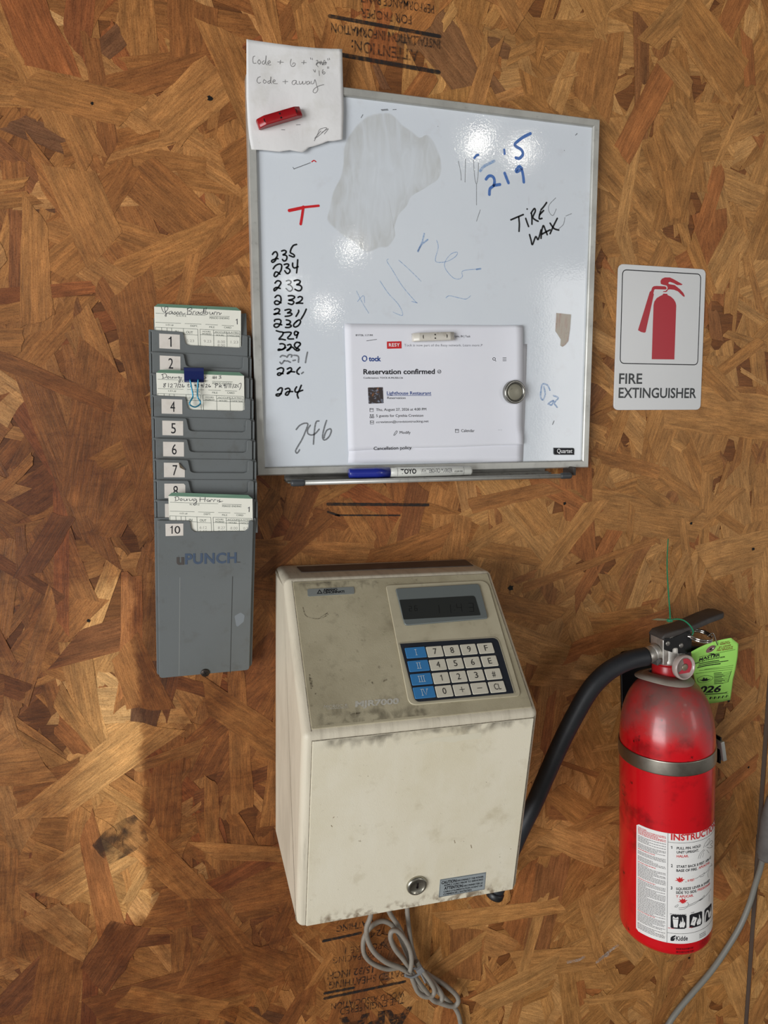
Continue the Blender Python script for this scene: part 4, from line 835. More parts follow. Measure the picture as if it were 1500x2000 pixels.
h2 = [inv(cm2, l, 290, 710, 7.5) for l in ([(205, 155), (215, 210)], [(190, 165), (240, 150), (265, 175), (250, 205), (200, 222)], [(290, 190), (272, 205), (290, 220), (302, 203), (290, 190)], [(318, 192), (325, 215), (348, 210), (352, 192), (355, 218)], [(372, 195), (380, 215), (400, 208), (402, 195), (408, 215)], [(452, 190), (430, 200), (440, 215), (462, 200), (455, 245), (443, 270), (455, 280), (470, 250), (485, 200)],
    [(825, 195), (845, 212), (812, 225)], [(945, 185), (950, 222)], [(965, 182), (968, 225)], [(932, 212), (995, 208)], [(990, 185), (992, 222)], [(1030, 182), (1062, 180), (1045, 198), (1065, 212), (1032, 222)],
    [(255, 292), (220, 300), (245, 325), (232, 348), (218, 335), (255, 295)], [(292, 290), (292, 348)], [(318, 305), (342, 298), (345, 320), (318, 348), (355, 345)], [(372, 298), (412, 296), (395, 350)], [(440, 288), (425, 355)], [(448, 308), (468, 300), (468, 322), (448, 348), (480, 345)], [(500, 300), (492, 338), (510, 348), (525, 330), (500, 332)],
    [(585, 295), (578, 340), (600, 345)], [(570, 312), (600, 310)], [(622, 320), (608, 335), (622, 345), (635, 330), (622, 320)], [(695, 310), (675, 315), (685, 330), (698, 312), (695, 350)], [(738, 295), (735, 350)], [(785, 308), (768, 315), (778, 330), (790, 310), (788, 348)], [(812, 290), (805, 350)], [(835, 310), (855, 302), (855, 325), (835, 348), (868, 345)], [(890, 305), (880, 335), (898, 346), (912, 332), (888, 335)],
    [(985, 298), (980, 355)], [(970, 305), (1005, 295), (1015, 312), (985, 325)], [(1035, 350), (1040, 320), (1062, 318), (1065, 332), (1042, 336), (1072, 350)], [(1122, 305), (1100, 315), (1110, 330), (1125, 310), (1120, 360)], [(1152, 298), (1142, 360)], [(1182, 305), (1180, 355)], [(1205, 305), (1203, 355)], [(1248, 298), (1232, 360)], [(1262, 315), (1285, 308), (1282, 328), (1258, 350), (1292, 350)], [(1310, 310), (1305, 340), (1325, 345)], [(1325, 300), (1355, 290), (1352, 340), (1330, 385)])]
cm3 = CardMap((328.7, 968.7), (493.1, 974.2))
h3 = [inv(cm3, l, 280, 920, 4.7625) for l in ([(298, 240), (300, 272)], [(290, 245), (318, 238), (330, 255), (320, 272), (292, 278)], [(352, 255), (340, 266), (352, 276), (362, 265), (352, 255)], [(375, 258), (380, 275), (400, 272), (404, 258), (408, 275)], [(425, 258), (432, 275), (450, 270), (455, 258)], [(485, 255), (462, 265), (470, 278), (492, 262), (490, 300), (478, 318), (470, 308), (500, 280)], [(528, 245), (525, 285)], [(575, 242), (570, 285)], [(522, 265), (580, 262)], [(605, 262), (590, 272), (600, 284), (615, 270), (612, 285)], [(622, 285), (630, 265), (645, 268)], [(652, 285), (660, 266), (675, 268)], [(690, 268), (690, 285)], [(712, 265), (700, 275), (715, 282), (700, 290), (738, 280)])]
timecard(1, (301, 599), (470.6, 607), 60, 'cream time card in the topmost slot of the grey rack', jason, [('5:23', 472, 440), ('9.23', 640, 445), ('8.00', 775, 450), ('1.23', 903, 453), ('8.00', 775, 484)])
c2, c2pl = timecard(4, (305, 728), (476.6, 734), 60, 'cream time card with a blue binder clip in slot four of the rack', h2, None, False)
timecard(10, (328.7, 968.7), (493.1, 974.2), 40, 'cream time card in the bottom slot above the large rack plate', h3, [('6:12', 465, 430), ('5:53', 465, 470), ('8.27', 650, 435), ('8.00', 775, 440), ('0.27', 905, 445), ('7.93', 650, 475), ('15.93', 768, 478)], True, Plane(p10.O - p10.N * .0019, p10.U, p10.V))
# binder clip
cd_ = dk(4) - .0019; bc = P(378, 732, cd_)
clip = thing('binder_clip', 'small blue binder clip on the time card in slot four', 'binder clip', bc)
cpl = wallplane(cd_); a, b_, c_, d_ = hits(cpl, [(359, 720.5), (397.5, 722.5), (397, 745), (359.5, 744)])
q = MB(); hu = (a[0] + b_[0]) / 2; 
def clipx(u, v, h): return cpl.pt(u, v, h)
wl2, wr2 = a[0], b_[0]; vt, vb = a[1] + .0006, c_[1]
prof = [(vb, .0012), (vt - .003, .0042), (vt, .0046), (vt + .0008, .0030), (vt + .0008, -.0042), (vt, -.0050), (vt - .006, -.0046)]
prof2 = [(v, h + (.0004 if h > 0 else .0004)) for v, h in prof]
vv = []
for v, h in prof: vv += [clipx(wl2, v, h), clipx(wr2, v, h)]
q.add(vv, [(2 * k, 2 * k + 1, 2 * k + 3, 2 * k + 2) for k in range(len(prof) - 1)]); o_ = q.build('spring_body', NAVY, clip, solid=.0005)
q = MB(); tube(q, [cpl.pt(wl2, vb, .0016), cpl.pt(wr2, vb, .0016)], .0011, 10, False); q.build('rolled_lip', NAVY, clip)
q = MB(); wire = [(371, 741), (375, 762), (376.5, 775), (371, 785), (371.5, 791), (381, 795), (390, 790), (391, 784), (386, 775), (386, 760), (387, 741)]
tube(q, [P(x, y, cd_ + .0042 + (.001 if y > 760 else 0)) for x, y in wire], .00075, 10); q.build('wire_handle', mat('blue_coated_wire', (52, 138, 170), 0.25, 0.5), clip)

# ------------------------------------------------------------------ fire extinguisher sign
sa = 0.0058
sgp = wallplane(.0026, sa); X_ = lambda l: hits(sgp, Z(l, 1180, 500, 6.25))
sg = thing('fire_extinguisher_sign', 'white sign with red extinguisher symbol right of the whiteboard', 'sign', P(1283, 800, 0))
c4 = X_([(178, 94), (1243, 163), (1177, 1877), (117, 1881)])
q = MB(); prism(q, sgp, fillet(c4, .0072, 8), -.0022, 0, .0004); q.build('plate', SIGNWHITE, sg)
q = MB(); bo = fillet(X_([(225, 167), (1180, 222), (1141, 1330), (194, 1310)]), .0062, 8); ribbon(q, sgp, bo + [bo[0], bo[1]], .0011, .00012, False); q.build('border_line', BLACK, sg)
q = MB(); flat(q, sgp, X_([(580, 1260), (591, 900), (602, 600), (612, 556), (640, 515), (680, 490), (712, 475), (722, 459), (768, 461), (775, 478), (812, 495), (850, 530), (872, 570), (879, 605), (868, 930), (856, 1263)]), .00015)
flat(q, sgp, X_([(412, 905), (485, 670), (555, 440), (575, 420), (585, 385), (605, 369), (640, 365), (740, 370), (757, 380), (762, 400), (750, 410), (620, 406), (610, 414), (600, 455), (606, 468), (560, 680), (505, 930), (490, 937), (450, 928)]), .00015)
flat(q, sgp, X_([(690, 340), (687, 305), (705, 277), (740, 262), (800, 262), (850, 285), (955, 345), (945, 356), (890, 355), (850, 332), (800, 315), (783, 325), (786, 340), (800, 345), (860, 355), (920, 402), (965, 450), (982, 485), (978, 500), (960, 490), (900, 432), (850, 412), (800, 408), (777, 413), (765, 435), (750, 441), (718, 439), (720, 431), (748, 428), (770, 406), (774, 385), (763, 362), (735, 356), (718, 352), (705, 346)]), .00015); q.build('pictogram', SIGNRED, sg)
q = MB()
for s_, x0, y0, x1, y1, h in (('FIRE', 180, 1558, 462, 1558, 122), ('EXTINGUISHER', 174, 1730, 1122, 1732, 120)):
    a, b_ = Z([(x0, y0), (x1, y1)], 1180, 500, 6.25); text(q, sgp, s_, a, b_, h / 6.25, .00015, .018)
q.build('lettering', ink('sign_black', (44, 48, 50), rough=.3), sg)

# ------------------------------------------------------------------ time clock
CA = -0.024005; CO = V3((0.0862, 0, ZC - 0.475)); CU = V3((math.cos(CA), 0, math.sin(CA))); CV = V3((-math.sin(CA), 0, math.cos(CA)))
CW, CB, CC, CDp, CH, CK = .2294, .1632, .1911, .071, .2022, .3161
CI = lambda X, d, Zz: CO + CU * X + CV * Zz + V3((0, -d, 0))
clock = thing('time_clock', 'beige electronic punch time clock with keypad mounted on the wood panel wall', 'time clock', CI(CW / 2, 0, 0))
prof = [(.0012, 0), (CB, 0), (CC, CH), (CDp, CK), (.0012, CK)]
prof = fillet(prof, [0, .004, .009, .007, .003], 6)
prof = ccw(prof); rr = .0078; secs = []
for k in range(6):
    th = k / 5 * PI / 2; secs.append((rr * (1 - math.cos(th)), rr * (1 - math.sin(th))))
secs = secs + [(CW - x, i) for x, i in secs[::-1]]
q = MB(); vv = []; n = len(prof)
for X, ins in secs: vv += [CI(X, d, z) for d, z in inset(prof, ins)]
fs = [(j * n + i, j * n + (i + 1) % n, (j + 1) * n + (i + 1) % n, (j + 1) * n + i) for j in range(len(secs) - 1) for i in range(n)]
q.add(vv, fs, True); q.f += [tuple(reversed(range(n))), tuple(range((len(secs) - 1) * n, len(secs) * n))]; q.sm += [False, False]
q.build('case', BEIGESIDE, clock)
dl = (CI(0, CC, CH) - CI(0, CB, 0)); LP = Plane(CI(0, CB, 0), CU, dl); LLn = dl.length
du = (CI(0, CDp, CK) - CI(0, CC, CH)); UP = Plane(CI(0, CC, CH), CU, du); ULn = du.length
q = MB(); prism(q, LP, fillet([(.0088, .001), (CW - .0058, .001), (CW - .0058, LLn - .0055), (.0088, LLn - .0055)], .0012), -.001, .0009, .0006); cov = q.build('front_cover', BEIGE, clock)
q = MB(); prism(q, UP, fillet([(.0086, .0055), (CW - .0062, .0055), (CW - .0062, ULn - .0042), (.0086, ULn - .0042)], .0015), -.001, .0009, .0006); upc = q.build('control_panel', BEIGEDIRTY, clock)
HU = .0009
# seams
q = MB(); ribbon(q, LP, [(.0084, .002), (.0084, LLn - .006)], .0005, .0002, False); ribbon(q, LP, [(CW - .0050, .002), (CW - .0050, LLn - .004)], .0011, .0002, False); ribbon(q, LP, [(.0084, LLn - .0052), (CW - .0058, LLn - .0052)], .0007, .0004, False); ribbon(q, UP, [(.0081, .004), (.0081, ULn - .003)], .0006, .0002, False); ribbon(q, UP, [(CW - .0056, .004), (CW - .0056, ULn - .003)], .0006, .0002, False); q.build('seam', DARKSEAM, clock)
# grime along the bend and the lower edge
def softmat(name, col, lo, hi, scl, amt):
    m = SM.copy(); m.name = name; N = m.node_tree.nodes; N['Principled BSDF'].inputs['Base Color'].default_value = (*lin(col), 1)
    for nd in N:
        if nd.type == 'TEX_NOISE': nd.inputs['Scale'].default_value = scl; nd.inputs['Distortion'].default_value = .3
        if nd.type == 'MAPPING': nd.inputs['Scale'].default_value = (1, 1, 1); nd.inputs['Rotation'].default_value = (0, 0, 0)
        if nd.type == 'MAP_RANGE': nd.inputs[1].default_value = lo; nd.inputs[2].default_value = hi; nd.inputs[3].default_value = 0; nd.inputs[4].default_value = amt
    return m
def softstrip(surf, name, m, par, u0_, u1_, v0_, v1_, h, seed, n=60):
    rs = random.Random(seed); vv = []; ws = []
    for k in range(n + 1):
        u = u0_ + (u1_ - u0_) * k / n; j = rs.uniform(.45, 1.2); ef = min(1, k / 5, (n - k) / 5)
        for t, a in ((0, 1), (.35, .75), (.7, .3), (1, 0)): vv.append(surf.pt(u, v0_ + (v1_ - v0_) * t * j, h)); ws.append(a * ef)
    q = MB(); q.add(vv, [(4 * k + i, 4 * k + 4 + i, 4 * k + 5 + i, 4 * k + 1 + i) for k in range(n) for i in range(3)]); o = q.build(name, m, par); a_ = o.data.attributes.new('smear', 'FLOAT', 'POINT'); a_.data.foreach_set('value', ws); return o
GM1 = softmat('smeared_grime', (104, 96, 84), .38, .66, 60, .6); GM2 = softmat('brown_grime', (120, 90, 58), .48, .66, 110, .65); GM3 = softmat('dark_panel_grime', (84, 76, 62), .44, .68, 90, .55)
softstrip(LP, 'grime_stain', GM1, cov, .0092, CW - .0062, LLn - .0058, LLn - .018, .00098, 1); softstrip(LP, 'grime_stain', GM2, cov, .0092, CW - .0062, .0012, .016, .00098, 2)
softstrip(UP, 'grime_stain', GM3, upc, .012, .12, .008, .030, .00098, 3); softstrip(UP, 'grime_stain', GM3, upc, .012, .10, ULn - .006, ULn - .02, .00098, 4)
# scratch / residue
LZ = lambda l: Z(l, 520, 1400, 2.727)
q = MB(); flat(q, LP, hits(LP, LZ([(785, 145), (800, 130), (900, 108), (1145, 80), (1145, 112), (1040, 122), (1000, 132), (900, 128), (830, 142)])), .00100); q.build('tape_residue', mat('tape_residue', (222, 214, 190), 0.6, mottle=[(60, 0.5, (190, 178, 146), 0.5, 0.7)]), cov)
q = MB(); strokes(q, LP, [LZ(l) for l in ([(345, 575), (350, 582)], [(492, 658), (502, 661)], [(500, 655)], [(498, 577)], [(667, 583)], [(1242, 743)], [(1088, 680), (1092, 695)], [(1000, 655), (1004, 668)], [(540, 313)], [(1050, 660)])], 1.6, .00100); strokes(q, LP, [LZ(l) for l in ([(355, 535), (360, 530)], [(378, 530)], [(1170, 345)], [(985, 970), (990, 975)], [(1300, 700)])], 1.6, .00100); q.build('stain', ink('brown_stain', (150, 130, 98), .7, .6, 600), cov)
# upper panel: raised bezel
UZ = lambda l: Z(l, 520, 1070, 2.727); KZ = lambda l: Z(l, 740, 1130, 5.357)
bz = fillet(hits(UP, [(752.5, 1145), (951, 1135), (1017, 1361), (798, 1379.5)]), [.004, .010, .006, .008], 8)
q = MB(); prism(q, UP, bz, HU, HU + .0012, .0006); bez = q.build('bezel', mat('grimy_beige_bezel', (196, 187, 160), 0.5, mottle=[(12, 0.6, (166, 155, 128), 0.42, 0.66), (50, 0.5, (130, 120, 98), 0.58, 0.74)]), upc); HZ = HU + .0012
dw = fillet(hits(UP, [(771, 1153), (934, 1143.3), (951.5, 1211), (789, 1225)]), [.002, .004, .003, .004], 6)
q = MB(); prism(q, UP, dw, HZ, HZ + .0016, .0007); win = q.build('display_window', mat('grey_display_lens', (112, 118, 116), 0.12, coat=0.5), upc)
q = MB(); prism(q, UP, fillet(hits(UP, [(778.5, 1175.6), (925, 1167.2), (936.5, 1205.2), (786.5, 1213.9)]), [.001, .003, .001, .001]), HZ + .0015, HZ + .0018); lcd = q.build('lcd_screen', mat('dark_lcd', (50, 52, 50), 0.15, coat=0.3), win)
q = MB()
SEG = {'1': 'bc', '4': 'fgbc', '3': 'abgcd', '2': 'abged', '6': 'afgecd'}
def seg(ch, x, y, w_, h_):
    s_ = {'a': [(x, y), (x + w_, y)], 'g': [(x + .1 * w_, y + h_ / 2), (x + w_, y + h_ / 2)], 'd': [(x + .2 * w_, y + h_), (x + w_ * 1.2, y + h_)], 'f': [(x, y), (x + .1 * w_, y + h_ / 2)], 'e': [(x + .1 * w_, y + h_ / 2), (x + .2 * w_, y + h_)], 'b': [(x + w_, y), (x + 1.1 * w_, y + h_ / 2)], 'c': [(x + 1.1 * w_, y + h_ / 2), (x + 1.2 * w_, y + h_)]}
    strokes(q, UP, [KZ(s_[k]) for k in SEG[ch]], .9, HZ + .0019, False)
seg('2', 305, 312, 25, 50); seg('6', 362, 308, 25, 50); seg('1', 570, 300, 45, 85); seg('1', 690, 295, 45, 85); seg('4', 800, 285, 48, 80); seg('3', 925, 280, 48, 85)
strokes(q, UP, [KZ([(775, 310)]), KZ([(782, 350)])], 1.2, HZ + .0019)
q.build('segment_lettering', ink('lcd_digits', (24, 25, 25), .9), lcd)
kp = fillet(hits(UP, [(778.8, 1258.8), (970.5, 1246.7), (1003.5, 1357), (809, 1375)]), [.001, .007, .002, .006], 8)
q = MB(); prism(q, UP, kp, HZ - .0005, HZ + .0004); kpd = q.build('keypad', mat('dark_keypad_membrane', (38, 42, 50), 0.4, mottle=[(60, 0.4, (70, 72, 76), 0.56, 0.74)]), upc)
q = MB(); ribbon(q, UP, kp + kp[:2], .0011, HZ + .0005, False); q.build('keypad_rim', mat('pale_keypad_rim', (170, 162, 140), 0.4), kpd)
kc = lambda i, j: (KZ([(lambda a, b, c, d, s, t: ((1 - t) * ((1 - s) * a[0] + s * b[0]) + t * ((1 - s) * c[0] + s * d[0]), (1 - t) * ((1 - s) * a[1] + s * b[1]) + t * ((1 - s) * c[1] + s * d[1])))((578, 778), (1110, 743), (675, 1192), (1228, 1146), i / 3, j / 3)])[0])
WK = mat('cream_key', (214, 208, 190), 0.45, mottle=[(80, 0.4, (188, 180, 158), 0.55, 0.7)]); BK = mat('blue_key', (60, 128, 184), 0.4)
legs = [['7', '8', '9', 'F'], ['4', '5', '6', 'E'], ['1', '2', '3', '#'], ['0', '+', '-', 'CL']]
kw = abs(UP.hit(*KZ([(495, 783)])[0])[0] - UP.hit(*KZ([(660, 772)])[0])[0]) / 2; kh = abs(UP.hit(*KZ([(572, 722)])[0])[1] - UP.hit(*KZ([(590, 832)])[0])[1]) / 2
def key(name, c, w_, h_, m, leg, lm, lw, lh, serif=None):
    q = MB(); prism(q, UP, fillet([(c[0] - w_, c[1] - h_), (c[0] + w_, c[1] - h_), (c[0] + w_, c[1] + h_), (c[0] - w_, c[1] + h_)], .0012), HZ + .0003, HZ + .0011, .0004); k = q.build(name, m, kpd)
    q = MB()
    if leg == '+': ribbon(q, UP, [(c[0] - .0024, c[1]), (c[0] + .0024, c[1])], .0005, HZ + .0013, False); ribbon(q, UP, [(c[0], c[1] - .0026), (c[0], c[1] + .0026)], .0005, HZ + .0013, False)
    elif leg == '-': ribbon(q, UP, [(c[0] - .0024, c[1]), (c[0] + .0024, c[1])], .0006, HZ + .0013, False)
    elif serif:
        for ln in serif: ribbon(q, UP, [(c[0] + x * .001, c[1] + y * .001) for x, y in ln], .0005, HZ + .0013, False)
    elif leg == '1': one(q, UP, c[0] + .0009, c[1] - lh / 2, lh, HZ + .0013)
    else: text(q, UP, leg, (c[0] - lw / 2, c[1] - lh / 2), (c[0] + lw / 2, c[1] - lh / 2), 0, HZ + .0013, 0, uvmode=True, hm=lh)
    q.build('legend', lm, k); return k
KD = ink('key_legend', (52, 50, 48)); KW = ink('pale_key_legend', (206, 220, 228))
for j in range(4):
    for i in range(4):
        s_ = legs[j][i]; key('key', UP.hit(*kc(i, j)), kw, kh, WK, s_, KD, .0036 * (1.9 if s_ == 'CL' else (.6 if s_ == '1' else 1)), .0062)
I_ = lambda x: [[(x, -3), (x, 3)], [(x - .8, -3), (x + .8, -3)], [(x - .8, 3), (x + .8, 3)]]
for j, sf in enumerate((I_(0), I_(-1.2) + I_(1.2), I_(-2.4) + I_(0) + I_(2.4), I_(-2.4) + [[(-1, 3), (1.2, -3), (3.2, 3)], [(-1.6, 3), (-.3, 3)], [(2.5, 3), (3.8, 3)]])):
    t = j / 3; c = UP.hit(*KZ([(380 + 88 * t, 788 + 416 * t)])[0]); key('function_key', c, kw * 1.26, kh, BK, None, KW, 0, 0, sf)
q = MB(); prism(q, UP, fillet(hits(UP, [(600, 1152), (691, 1147.5), (691.8, 1161), (600.8, 1166.3)]), .0015), HU, HU + .0006); bdg = q.build('brand_badge', mat('silver_badge', (150, 154, 150), 0.35, 0.3), upc)
q = MB(); HB2 = HU + .0008; text(q, UP, 'AMANO', *UZ([(303, 236), (378, 232)]), 4.4, HB2, .03); text(q, UP, 'CINCINNATI', *UZ([(303, 249), (415, 243)]), 4.2, HB2, .03)
flat(q, UP, hits(UP, UZ([(268, 250), (282, 226), (299, 249)])), HB2); q.build('lettering', BLACK, bdg)
q = MB(); flat(q, UP, hits(UP, UZ([(276, 246), (283, 234), (291, 245)])), HB2 + .0001); q.build('logo_cutout', mat('silver_badge_face', (150, 154, 150), 0.35, 0.3), bdg)
q = MB(); text(q, UP, 'MICROC-R', *UZ([(305, 858), (432, 850)]), 6, HU + .0002, -.004, shear=.25); text(q, UP, 'MJR7000', *UZ([(472, 850), (705, 832)]), 10.5, HU + .0002, .04, shear=.2); strokes(q, UP, [UZ([(325, 861), (435, 854)])], .7, HU + .0002, False); q.build('model_lettering', ink('worn_white_print', (206, 202, 190), .9, .3, 600), upc)
q = MB(); strokes(q, UP, [UZ(l) for l in ([(195, 320), (205, 355), (225, 372), (262, 380), (300, 375), (330, 355)], [(290, 372), (325, 350)])], 2.0, HU + .00012); strokes(q, UP, [UZ(l) for l in ([(230, 680), (238, 750)], [(240, 700), (245, 740)], [(262, 780)], [(563, 718), (566, 726)], [(625, 712), (640, 705)], [(450, 890), (500, 880)])], 3.2, HU + .00012); q.build('stain', ink('dark_stain', (92, 82, 64), .6, .85, 500), upc)
# lid on top
TP = Plane(CI(0, CDp, CK), CU, V3((0, 1, 0))); TP.N = CU.cross(TP.V)
q = MB(); prism(q, TP, fillet(hits(TP, [(578.7, 1107.8), (908.7, 1094), (925, 1105.6), (589.7, 1118.4)]), .002), -.0002, .0007); q.build('card_slot_cover', mat('dark_dusty_plastic', (86, 76, 70), 0.6, mottle=[(40, 0.6, (120, 108, 96), 0.5, 0.7)]), clock)
# lock
lc = LP.hit(812.9, 1727); q = MB(); lathe(q, LP.pt(*lc, .0008), LP.N, [(.0104, 0), (.0104, .0012), (.0096, .0028), (.0076, .0034), (.0074, .0028), (0, .0030)], 40); lk = q.build('lock', mat('nickel_lock', (176, 172, 158), 0.25, 0.9), cov)
q = MB(); lp2 = Plane(LP.pt(*lc, .0039), LP.U, LP.V); ribbon(q, lp2, [(.0002, .0038), (0, -.001)], .0018, 0, False); flat(q, lp2, [(-.0018 + .0018 * math.cos(k * PI / 6), .0016 * math.sin(k * PI / 6)) for k in range(12)][:0] or [(-.0012, -.001), (.0012, -.001), (.0012, .0008), (-.0012, .0008)], 0); q.build('keyhole', DARKHOLE, lk)
q = MB(); cl4 = hits(LP, [(858.7, 1716.3), (948.4, 1702), (945.6, 1735.5), (856, 1751)]); prism(q, LP, cl4, .0009, .0012); cau = q.build('caution_label', mat('silver_caution_label', (170, 178, 180), 0.35, 0.25), cov)
q = MB(); ribbon(q, LP, inset(ccw(cl4), .0006) + [inset(ccw(cl4), .0006)[0]], .0003, .00135, False)
XZ = lambda l: Z(l, 600, 1700, 4.167)
for s_, a, b_, h, bo_ in (('CAUTION', (1088, 105), (1208, 86), 22, .03), ('DISCONNECT THE POWER', (1212, 84), (1430, 50), 13, .02), ('SUPPLY CORD PRIOR TO SERVICING', (1110, 122), (1427, 72), 13, .02), ('ATTENTION', (1110, 150), (1260, 128), 22, .03), ('DECONNECTER LE', (1266, 126), (1422, 100), 13, .02), ('CABLE D\'ALIMENTATION AVANT DE', (1105, 174), (1420, 122), 12, .02), ('COMMENCER L\'ENTRETIEN', (1103, 194), (1332, 156), 12, .02)):
    a, b_ = XZ([a, b_]); text(q, LP, s_, a, b_, h / 4.167, .00135, bo_)
q.build('lettering', BLACK, cau)

# ------------------------------------------------------------------ fire extinguisher
ER = .0559; EA = V3((-.0375, .0092, 1)).normalized()
def ax(z): dz = z + .42; return V3((.5661 - .0375 * dz, -(ER + .012 - .0092 * dz), ZC + z))
zb_ = -.650; zsh = -.392; zn0 = P(1302, 1338, .084)[2] - ZC; zn1 = P(1302, 1303, .084)[2] - ZC
ext = thing('fire_extinguisher', 'red dusty fire extinguisher strapped to the wood panel wall', 'fire extinguisher', ax(zb_))
B0 = ax(zb_); hz = lambda z: (z - zb_) / EA[2]
pf = [(0, .004), (ER * .55, .003)] + [(ER - .013 + .013 * math.sin(t * PI / 16), .013 - .013 * math.cos(t * PI / 16)) for t in range(0, 9)]
hs, hn = hz(zsh), hz(zn0)
pf += [(ER, .05), (ER, .15), (ER, hs)]
for k in range(1, 15):
    t = k / 14 * PI / 2 * .93; pf.append((.0165 + (ER - .0165) * math.cos(t) ** .92, hs + (hn - hs + .002) * math.sin(t)))
pf += [(.0168, hn + .002), (.0168, hz(zn1))]
DUSTRED = bpy.data.materials.new('dusty_red_paint'); N, L, b = nodes(DUSTRED)
tc = N.new('ShaderNodeTexCoord'); sp = N.new('ShaderNodeSeparateXYZ'); L.new(tc.outputs['Object'], sp.inputs[0])
def nz_(s, d=5, r=.62):
    q = N.new('ShaderNodeTexNoise'); q.inputs['Scale'].default_value = s; q.inputs['Detail'].default_value = d; q.inputs['Roughness'].default_value = r; L.new(tc.outputs['Object'], q.inputs['Vector']); return q.outputs[0]
def mr_(x, a, c, d=0, e_=1):
    q = N.new('ShaderNodeMapRange'); q.interpolation_type = 'SMOOTHSTEP'; q.inputs[1].default_value = a; q.inputs[2].default_value = c; q.inputs[3].default_value = d; q.inputs[4].default_value = e_; L.new(x, q.inputs[0]); return q.outputs[0]
def mm_(op, x, y):
    q = N.new('ShaderNodeMath'); q.operation = op
    for i, k in enumerate((x, y)):
        if isinstance(k, (int, float)): q.inputs[i].default_value = k
        else: L.new(k, q.inputs[i])
    return q.outputs[0]
def mx_(c0, c1, f):
    q = N.new('ShaderNodeMix'); q.data_type = 'RGBA'
    for i, k in ((6, c0), (7, c1)):
        if isinstance(k, tuple): q.inputs[i].default_value = (*lin(k), 1)
        else: L.new(k, q.inputs[i])
    L.new(f, q.inputs[0]); return q.outputs[2]
c = mx_((206, 14, 26), (150, 10, 18), mr_(nz_(24), .5, .7))
c = mx_(c, (42, 14, 14), mm_('MULTIPLY', mr_(nz_(46, 7, .7), .62, .70), .85))
# settled dust lies on the shoulder
dz_ = mm_('ADD', sp.outputs[2], mm_('MULTIPLY', mm_('SUBTRACT', nz_(30, 6, .7), .5), .05))
du_ = mr_(dz_, hs + .004, hs + .040); neck_free = mr_(sp.outputs[2], hn + .001, hn + .008, 1, 0)
df = mm_('MULTIPLY', mm_('MULTIPLY', du_, neck_free), mr_(nz_(18, 6, .7), .3, .7, .25, .85))
c = mx_(c, (112, 88, 82), df); L.new(c, b.inputs['Base Color'])
L.new(mm_('ADD', mm_('MULTIPLY', df, .35), .2), b.inputs['Roughness']); b.inputs['Coat Weight'].default_value = .25; b.inputs['Coat Roughness'].default_value = .12
q = MB(); lathe(q, B0, EA, pf, 72); q.build('cylinder', DUSTRED, ext)
EC = Cyl(B0, EA, ER)
# label
lt = [EC.hit(1245, 1609.5)[1], EC.hit(1305, 1626)[1]]; vtop = sum(lt) / 2; vbot = (EC.hit(1240.5, 1815)[1] + EC.hit(1303, 1840)[1]) / 2; ul = EC.hit(1243, 1700)[0]; ur = EC.hit(1391, 1700)[0] + .018
um = EC.hit(1304, 1700)[0]
q = MB(); nn = 36; vv = []; pad = fillet([(ul, vbot), (ur, vbot), (ur, vtop), (ul, vtop)], .003, 4)
for k in range(nn + 1):
    u = ul + (ur - ul) * k / nn; e_ = .0025 * max(0, 1 - (u - ul) / .003) ** 2
    vv += [EC.pt(u, vbot + e_, .0002), EC.pt(u, vtop - e_, .0002)]
q.add(vv, [(2 * k, 2 * k + 2, 2 * k + 3, 2 * k + 1) for k in range(nn)], True); lab = q.build('instruction_label', LABELWHITE, ext)
EH = .00036
KX = lambda l: Z(l, 1240, 1600, 7.144)
def et(q, s, a, b_, h, bo=0.0):
    a, b_ = KX([a, b_]); a, b_ = EC.hit(*a), EC.hit(*b_); v = a[1]
    text(q, EC, s, (a[0], v), (b_[0], v), 0, EH, bo, uvmode=True, hm=h)
pm = 1 / 1640
q = MB(); et(q, 'INSTRUCTIONS', (502, 285), (1110, 160), .0074, .03)
et(q, 'HALAR.', (582, 530), (748, 530), .0030, .02); et(q, 'APUNTAR.', (885, 695), (1040, 640), .0030, .016); et(q, 'PRESIONAR', (872, 1005), (1045, 935), .0030, .016); et(q, 'Y APLICAR.', (572, 1090), (815, 1085), .0030, .02); et(q, '8 FEET', (735, 870), (830, 838), .0026, .02)
for cx, cy in ((628, 855), (668, 1150)):
    a = EC.hit(*KX([(cx, cy)])[0]); pts = []
    for k in range(18):
        t = k / 18 * 2 * PI; r = (.0052 if k % 2 else .0028) * (.6 if math.sin(t) < -.3 else 1); pts.append((a[0] + r * 1.15 * math.cos(t), a[1] + r * math.sin(t)))
    flat(q, EC, pts, EH)
rn = random.Random(8)
def micro(q, u0, u1, v0, v1, step, h, dens=1.0):
    v = v0
    while v > v1:
        end = u1 - (rn.random() < .35) * rn.random() * (u1 - u0) * .7; u = u0
        while u < end:
            w_ = rn.uniform(.0008, .0032); w_ = min(w_, end - u)
            if w_ > .0004: flat(q, EC, [(u, v), (u + w_, v), (u + w_, v + h), (u, v + h)], EH)
            u += w_ + .0005
        v -= step * (1 if rn.random() < .93 else 2)
span = vtop - vbot; uA, uB = ul + .0022, um - .0022
micro(q, uA, uB, vtop - .004, vtop - .0125, .0016, .0008)
for fr in (.225, .345, .495, .80): micro(q, uA, uA + .022, vtop - span * fr, vtop - span * fr - .001, .0016, .0008)
micro(q, um + .001, um + .022, vbot + .0195, vbot + .0190, .002, .0007); micro(q, um + .0255, um + .035, vbot + .0205, vbot + .020, .002, .0007)
q.build('red_print', REDPRINT, lab)
q = MB()
